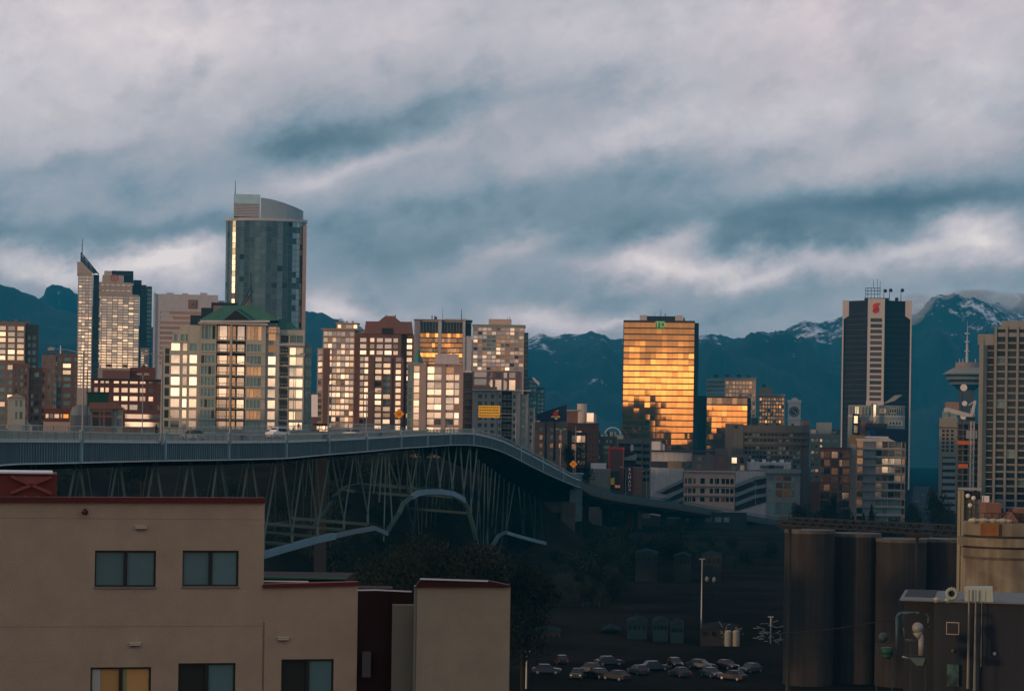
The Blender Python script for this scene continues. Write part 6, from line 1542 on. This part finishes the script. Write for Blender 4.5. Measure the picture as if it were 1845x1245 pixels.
# ------------------------------------------------------------------ trees
m_leafd=mat('foliage_dark',(.012,.018,.011),.9,var=.4,scale=.8)
m_leafc=mat('conifer_dark',(.010,.017,.012),.9,var=.4,scale=.8)
m_bark=mat('bark_dark',(.025,.018,.014),.95,var=.3)
def leaf_tree(name,H,R_,label,cat='tree',kind='broad',seed=0,n=2200,ls=1.0):
    rnd=random.Random(seed); o=empty(name,(0,0,0),0,label,cat)
    b=MB(); b.tube((0,0,0),(0.1,0,H*.45),H*.028,H*.018,8)
    for k in range(9):
        a=rnd.uniform(0,2*PI); z=H*rnd.uniform(.25,.5); b.tube((0,0,z),(math.cos(a)*R_*.6,math.sin(a)*R_*.6,z+H*rnd.uniform(.15,.35)),H*.012,H*.004,5)
    b.build('trunk',m_bark,o)
    c=MB(); MBfix=False
    if kind=='broad':
        lobes=[(rnd.uniform(-.55,.55)*R_,rnd.uniform(-.55,.55)*R_,H*rnd.uniform(.42,.88),R_*rnd.uniform(.28,.55)) for _ in range(14)]
        for k in range(n):
            L=lobes[rnd.randrange(14)]; d=Vector((rnd.gauss(0,1),rnd.gauss(0,1),rnd.gauss(0,1))).normalized()*L[3]*(rnd.random()**.4)
            p=Vector(L[:3])+d; s=rnd.uniform(.16,.42)*H/12*ls; u=Vector((rnd.gauss(0,1),rnd.gauss(0,1),rnd.gauss(0,1))).normalized(); v=u.orthogonal().normalized()
            c.add([p-u*s,p+v*s*.6,p+u*s,p-v*s*.6],[(0,1,2,3)])
    else:
        for k in range(n):
            t=rnd.random()**.8; z=H*(.08+.92*t); rr=R_*(1-t)*(.75+.25*math.sin(t*46)); a=rnd.uniform(0,2*PI); q=rr*rnd.random()**.4
            p=Vector((q*math.cos(a),q*math.sin(a),z-q*.25)); u=Vector((math.cos(a),math.sin(a),-.5)).normalized(); v=Vector((-math.sin(a),math.cos(a),rnd.uniform(-.4,.4))); s=rnd.uniform(.2,.5)*H/14
            c.add([p-u*s,p+v*s*.35,p+u*s,p-v*s*.35],[(0,1,2,3)])
    MB.fix=False; c.build('crown',m_leafd if kind=='broad' else m_leafc,o); MB.fix=True
    return o
protoA=leaf_tree('broadleaf_tree',14,6,'dark rounded tree','tree','broad',1); protoB=leaf_tree('broadleaf_tree',11,6.5,'dark low tree','tree','broad',2); protoC=leaf_tree('conifer_tree',16,3.6,'dark conifer','tree','conifer',3)
protoN=leaf_tree('broadleaf_tree',14,6,'dark tree','tree','broad',5,9000,.45); protoN['group']='black trees before the bridge arch'
protoA['group']=protoB['group']='dark trees on the bank under the bridge'; protoC['group']='dark conifers'
used={}
def plant(proto,px,pyb,D,sc,label,h=None):
    q=P(px,pyb,D); z=ground_h(q.x,D)
    if proto.name not in used: o=proto; used[proto.name]=1
    else: o=dup(proto)
    o.location=(q.x,D,z-.2); o.rotation_euler=(0,0,random.uniform(0,6.28)); o.scale=(sc,sc,sc*random.uniform(.9,1.15)); o['label']=label
    top=o.location.z+(14.5 if proto is protoA else 11.5)*o.scale[2]
    if 445<D<=760 and px<1230 and proto in (protoA,protoB) and top>(bi(px,2) and P(px,(bi(px,2) if px<1047 else 900)+22,D).z): 
        f=max(.12,(P(px,(bi(px,2) if px<1047 else 900)+22,D).z-o.location.z)/(top-o.location.z)); o.scale=(o.scale[0]*max(f,.3),o.scale[1]*max(f,.3),o.scale[2]*f)
    return o
def LB(px): 
    z_=[(300,'bare of the row behind the left truss braces'),(480,'behind the truss where the near roof ends'),(640,'behind the V braces right of the near roof'),(760,'left of the bridge arch'),(860,'seen through the bridge arch'),(1300,'right of the bridge arch')]
    for a_,t_ in z_:
        if px<a_: return 'dark tree on the shaded bank '+t_.replace('bare of the row ','')
for k in range(210):
    px=random.uniform(70,1230); D=random.uniform(500,740)
    if px<1047: D=max(D,bi(px,1)+random.uniform(45,90))
    if 160<px<460 and D>560 and random.random()<.5: continue
    t=plant((protoA,protoB)[k%2],px,900,D,random.uniform(.6,.95)*(1.0 if px>450 else .7),LB(px)); t['group']='trees '+LB(px)[10:]
for k in range(36):
    px=random.uniform(1000,1110); D=random.uniform(470,600); t=plant((protoA,protoB)[k%2],px,900,D,random.uniform(.3,.5),'low dark tree on the slope below the falling end of the bridge'); t['group']='low trees below the falling bridge end'
for k in range(26):
    px=random.uniform(1060,1400); D=random.uniform(600,690); t=plant((protoA,protoB)[k%2],px,980,D,random.uniform(.35,.6),'dark tree beneath the sloping viaduct'); t['group']='dark trees beneath the viaduct'
for k,(px,D,sc,h_) in enumerate(((735,260,1.25,0),(775,250,1.3,0),(815,262,1.35,0),(850,280,1.2,0),(700,290,1.1,0),(905,300,1.15,0),(945,310,1.0,0))):
    t=plant(protoN,px,1000,D,sc,('black rounded tree before the arch, behind the recess of the near houses','black rounded tree before the left foot of the arch','black rounded tree in the middle below the arch','black rounded tree below the right part of the arch','black rounded tree left of the arch, behind the near lower wing','black rounded tree by the bridge pier foot','black rounded tree right of the bridge pier')[k]); t['group']='black trees before the bridge arch'
    top=P(px,(1010,990,985,995,1015,1000,1030)[k],D).z; f=top/13.5; t.scale=(sc,sc,f)
# conifers by the pale column and street trees on the right
cl=('tall dark conifer in front of the pale apartment house','short dark conifer left of the tall one','small dark conifer below the pale column')
for (px,yt,yb,D,w_),lb in zip(((1570,908,942,640,1.0),(1556,924,945,650,.9),(1537,928,946,655,.9)),cl):
    o=plant(protoC,px,yb,D,.6,lb); zb=P(px,yb,D).z; zt_=P(px,yt,D).z; o.location.z=zb-3; o.scale=(.75*w_,.75*w_,(zt_-zb+3)/16)
for k in range(16):
    px=(1440,1465,1492,1505,1520,1640,1648,1655,1684,1690,1697,1705,1480,1590,1610,1625)[k]; D=(700,690,700,720,690,720,760,700,720,700,760,690,660,650,660,650)[k]
    yt=(905,900,890,885,915,890,905,915,880,895,900,905,925,930,932,930)[k]
    o=plant((protoA,protoB)[k%2],px,950,D,.55,'dark street tree in front of the towers at the right'); o['group']='dark street trees at the right'; z=P(px,yt,D).z; o.scale=(.55,.55,max(.3,(z-o.location.z)/13.5))
# ------------------------------------------------------------------ dark yard, parked cars, sheds, light poles
cols_=[mat('car_paint_dark_blue',(.02,.035,.06),.25,var=0),mat('car_paint_black',(.012,.012,.014),.2,var=0),mat('car_paint_grey',(.03,.033,.036),.45,.0,var=0),mat('car_paint_slate',(.035,.05,.055),.45,.0,var=0)]
base=None
spots=[(985,1205),(1012,1188),(1040,1213),(1068,1202),(1098,1190),(1075,1212),(1110,1216),(1150,1206),(1180,1199),(1216,1193),(1225,1210),(1262,1196),(1282,1211),(1310,1197),(1320,1216),(1352,1203)]
protos=[]
lab=lambda k:'dark parked car in the unlit yard at the bottom of the view'
for k,(px,py) in enumerate(spots):
    D=ZC*F/(py-(HY+.0145*(px-CX)))*.98; q=P(px,py,D); c_=k%4
    if k<4: o=car('parked_car',lab(k),'car',(q.x,q.y,0.02),random.uniform(0,6.28),cols_[c_],group='cars parked in the dark yard'); protos.append(o)
    else: o=dup(protos[c_],(q.x,q.y,.02),random.uniform(0,6.28))
o=car('van','blue and white van parked at the foot of the dark silos','van',(0,0,0),.2,m_white,4.6,1.9,2.0,van=True); py=1196; px=1450; D=ZC*F/(py-795)*.985; q=P(px,py,D); o.location=(q.x,q.y,.02)
b=MB(); b.box(-2.31,-.9,-.96,.96,.5,1.0); b.build('blue_panel',mat('van_blue',(.02,.06,.25),.3),o)
# street cars between the right towers
for k,(px,py) in enumerate(((1652,905),(1661,893),(1668,915),(1646,918))):
    D=ZC*F/(py-798)*.995; q=P(px,py,D); 
    o=dup(protos[3],(q.x,q.y,.07),PI/2+.1*k); o['label']='small car on the distant street between the towers at the right'; o['group']='cars on the distant street'
# sheds and gantries in the yard
def shed(px0,px1,yt,D,label,m,roof):
    B=Bld('shed',label,'shed',px0,px1,D,ym=yt,wall=m); B.blk(px0,px1,yt,None,0,8,cs(px0+1,px1-1,4,.5),[(yt+6,yt+14)],glass=gd); B.poly([(px0-1,yt-.2),((px0+px1)/2,yt-6),(px1+1,yt-.2)],-.5,9,roof); B.done()
m_bl=mat('shed_blue',(.014,.036,.048),.9,spec=0.0,var=.3,scale=.6); m_rf=mat('shed_roof_blue',(.016,.028,.032),.9,spec=0.0,var=.2); m_dk=mat('shed_black',(.02,.022,.022),.8,var=.2)
shed(1130,1166,1120,400,'low blue-grey shed left of the three in the dark yard',m_bl,m_rf); shed(1176,1204,1121,395,'low blue-grey shed in the middle of the dark yard',m_bl,m_rf); shed(1208,1232,1125,392,'small blue-grey shed right of the three in the dark yard',m_bl,m_rf)
shed(965,1010,1138,400,'dark low shed beyond the near tan block',m_dk,m_rf); shed(1085,1118,1136,410,'dark shed with a pale gable in the yard centre',m_dk,m_rf); shed(1262,1330,1132,385,'long dark shed by the tall yard pole',m_dk,mat('shed_roof_dark',(.02,.022,.025),.9,spec=0.0))
shed(1145,1185,996,560,'dark boathouse under the viaduct, left one',m_dk,m_bl); shed(1215,1245,1002,560,'dark boathouse under the viaduct, middle one',m_dk,m_rf); shed(1265,1300,1000,560,'dark boathouse under the viaduct, right one',m_dk,m_rf)
B=Bld('warehouse','low dark warehouse with pale lit strip windows under the viaduct','building',1225,1345,900,ym=950,wall=w_dark)
B.blk(1225,1345,922,None,0,12,[(1236,1250),(1270,1282),(1288,1300),(1304,1314)],[(931,940)],glass=gt); B.done()
def yard_pole(px,yt,yb,label,heads=0):
    D=ZC*F/(yb-(HY+.0145*(px-CX))); q=P(px,yb,D); o=empty('yard_light_pole',(q.x,q.y,0),0,label,'lamp post'); z=P(px,yt,D).z
    b=MB(); b.tube((0,0,0),(0,0,z),.14,.09,8); b.build('pole',mat('galvanised_pole',(.30,.34,.32),.45,.4),o)
    b=MB(); b.box(-.5,.5,-.15,.15,z,z+.2); b.build('lamp_head',m_pole,o)
    for k in range(heads): b=MB(); b.sphere((.9+k*1.3,0,z-(3.5+.1*k)),.34,10,sz=1.5); b.build('insulator',m_dc,o)
yard_pole(1263,1008,1152,'tall pale pole standing alone in the dark yard',2); yard_pole(948,1174,1240,'pale pole at the right corner of the near tan block'); yard_pole(1388,1112,1160,'short pole among pale gear left of the silos')
g=empty('yard_gear',(0,0,0),0,'jumble of pale pipes and frames left of the dark silos','machine'); b=MB(); 
for k in range(34):
    a=P(random.uniform(1368,1410),random.uniform(1122,1155),340); c=a+Vector((random.uniform(-2,2),0,random.uniform(-.6,.8))); b.beam(a,c,.09,.09)
b.build('frames',mat('galvanised_pole',(.3,.34,.32)),g)
g=empty('yard_gear',(0,0,0),0,'pair of pale tanks and small pipes right of the tall yard pole','machine'); b=MB()
for px in (1312,1326): a=P(px,1148,360); b.tube(a-Vector((0,0,1.4)),a+Vector((0,0,.9)),.6,.6,12); b.sphere(a+Vector((0,0,.9)),.6,10,sz=.5)
for k in range(20): a=P(random.uniform(1296,1340),random.uniform(1125,1155),360); b.beam(a,a+Vector((random.uniform(-1,1),0,random.uniform(-1,1))),.08,.08)
b.build('tanks',m_dc,g)
# power line over the yard
pl=empty('power_line',(0,0,0),0,'thin black cable sagging across the dark silos','cable'); b=MB(); pr=None
for k in range(25):
    t=k/24; q=P(1380+250*t,1142-32*t+ 6*math.sin(PI*t),220); 
    if pr is not None: b.tube(pr,q,.05,.05,5)
    pr=q
b.build('cable',w_dark,pl)

# ------------------------------------------------------------------ air between here and the mountains
hz=MB(); hz.box(-6500,6500,-700,6700,-4,800)
ho=tag(hz.build('haze',None),kind='stuff'); ho.data.materials.clear()
hm_=bpy.data.materials.new('blue_evening_air'); hm_.use_nodes=True; t=hm_.node_tree; t.nodes.clear()
pv=t.nodes.new('ShaderNodeVolumePrincipled'); pv.inputs['Color'].default_value=(.02,.62,1.0,1); pv.inputs['Density'].default_value=HAZE; pv.inputs['Anisotropy'].default_value=0.0
om=t.nodes.new('ShaderNodeOutputMaterial'); t.links.new(pv.outputs[0],om.inputs['Volume']); ho.data.materials.append(hm_)

cl_=MB(); 
for (px,py,rx_,rz_) in ((1672,562,50,16),(1660,548,60,20),(1700,560,70,16),(1760,540,80,18),(1830,548,70,20),(1640,575,50,12)):
    c=P(px,py,5080); cl_.sphere((c.x,c.y,c.z),rx_*5080/F,16,sz=rz_/rx_)
co_=tag(cl_.build('low_cloud',None),kind='stuff'); co_.data.materials.clear()
cm=bpy.data.materials.new('mist'); cm.use_nodes=True; t=cm.node_tree; t.nodes.clear()
pv=t.nodes.new('ShaderNodeVolumePrincipled'); pv.inputs['Color'].default_value=(.85,.9,.95,1)
tc_=t.nodes.new('ShaderNodeTexCoord'); nz=t.nodes.new('ShaderNodeTexNoise'); nz.inputs['Scale'].default_value=.012; nz.inputs['Detail'].default_value=5
t.links.new(tc_.outputs['Object'],nz.inputs[0]); mr=t.nodes.new('ShaderNodeMapRange'); mr.inputs[1].default_value=.42; mr.inputs[2].default_value=.68; mr.inputs[4].default_value=.03
t.links.new(nz.outputs[0],mr.inputs[0]); t.links.new(mr.outputs[0],pv.inputs['Density'])
om=t.nodes.new('ShaderNodeOutputMaterial'); t.links.new(pv.outputs[0],om.inputs['Volume']); co_.data.materials.append(cm)
scene.cycles.volume_step_rate=4.0
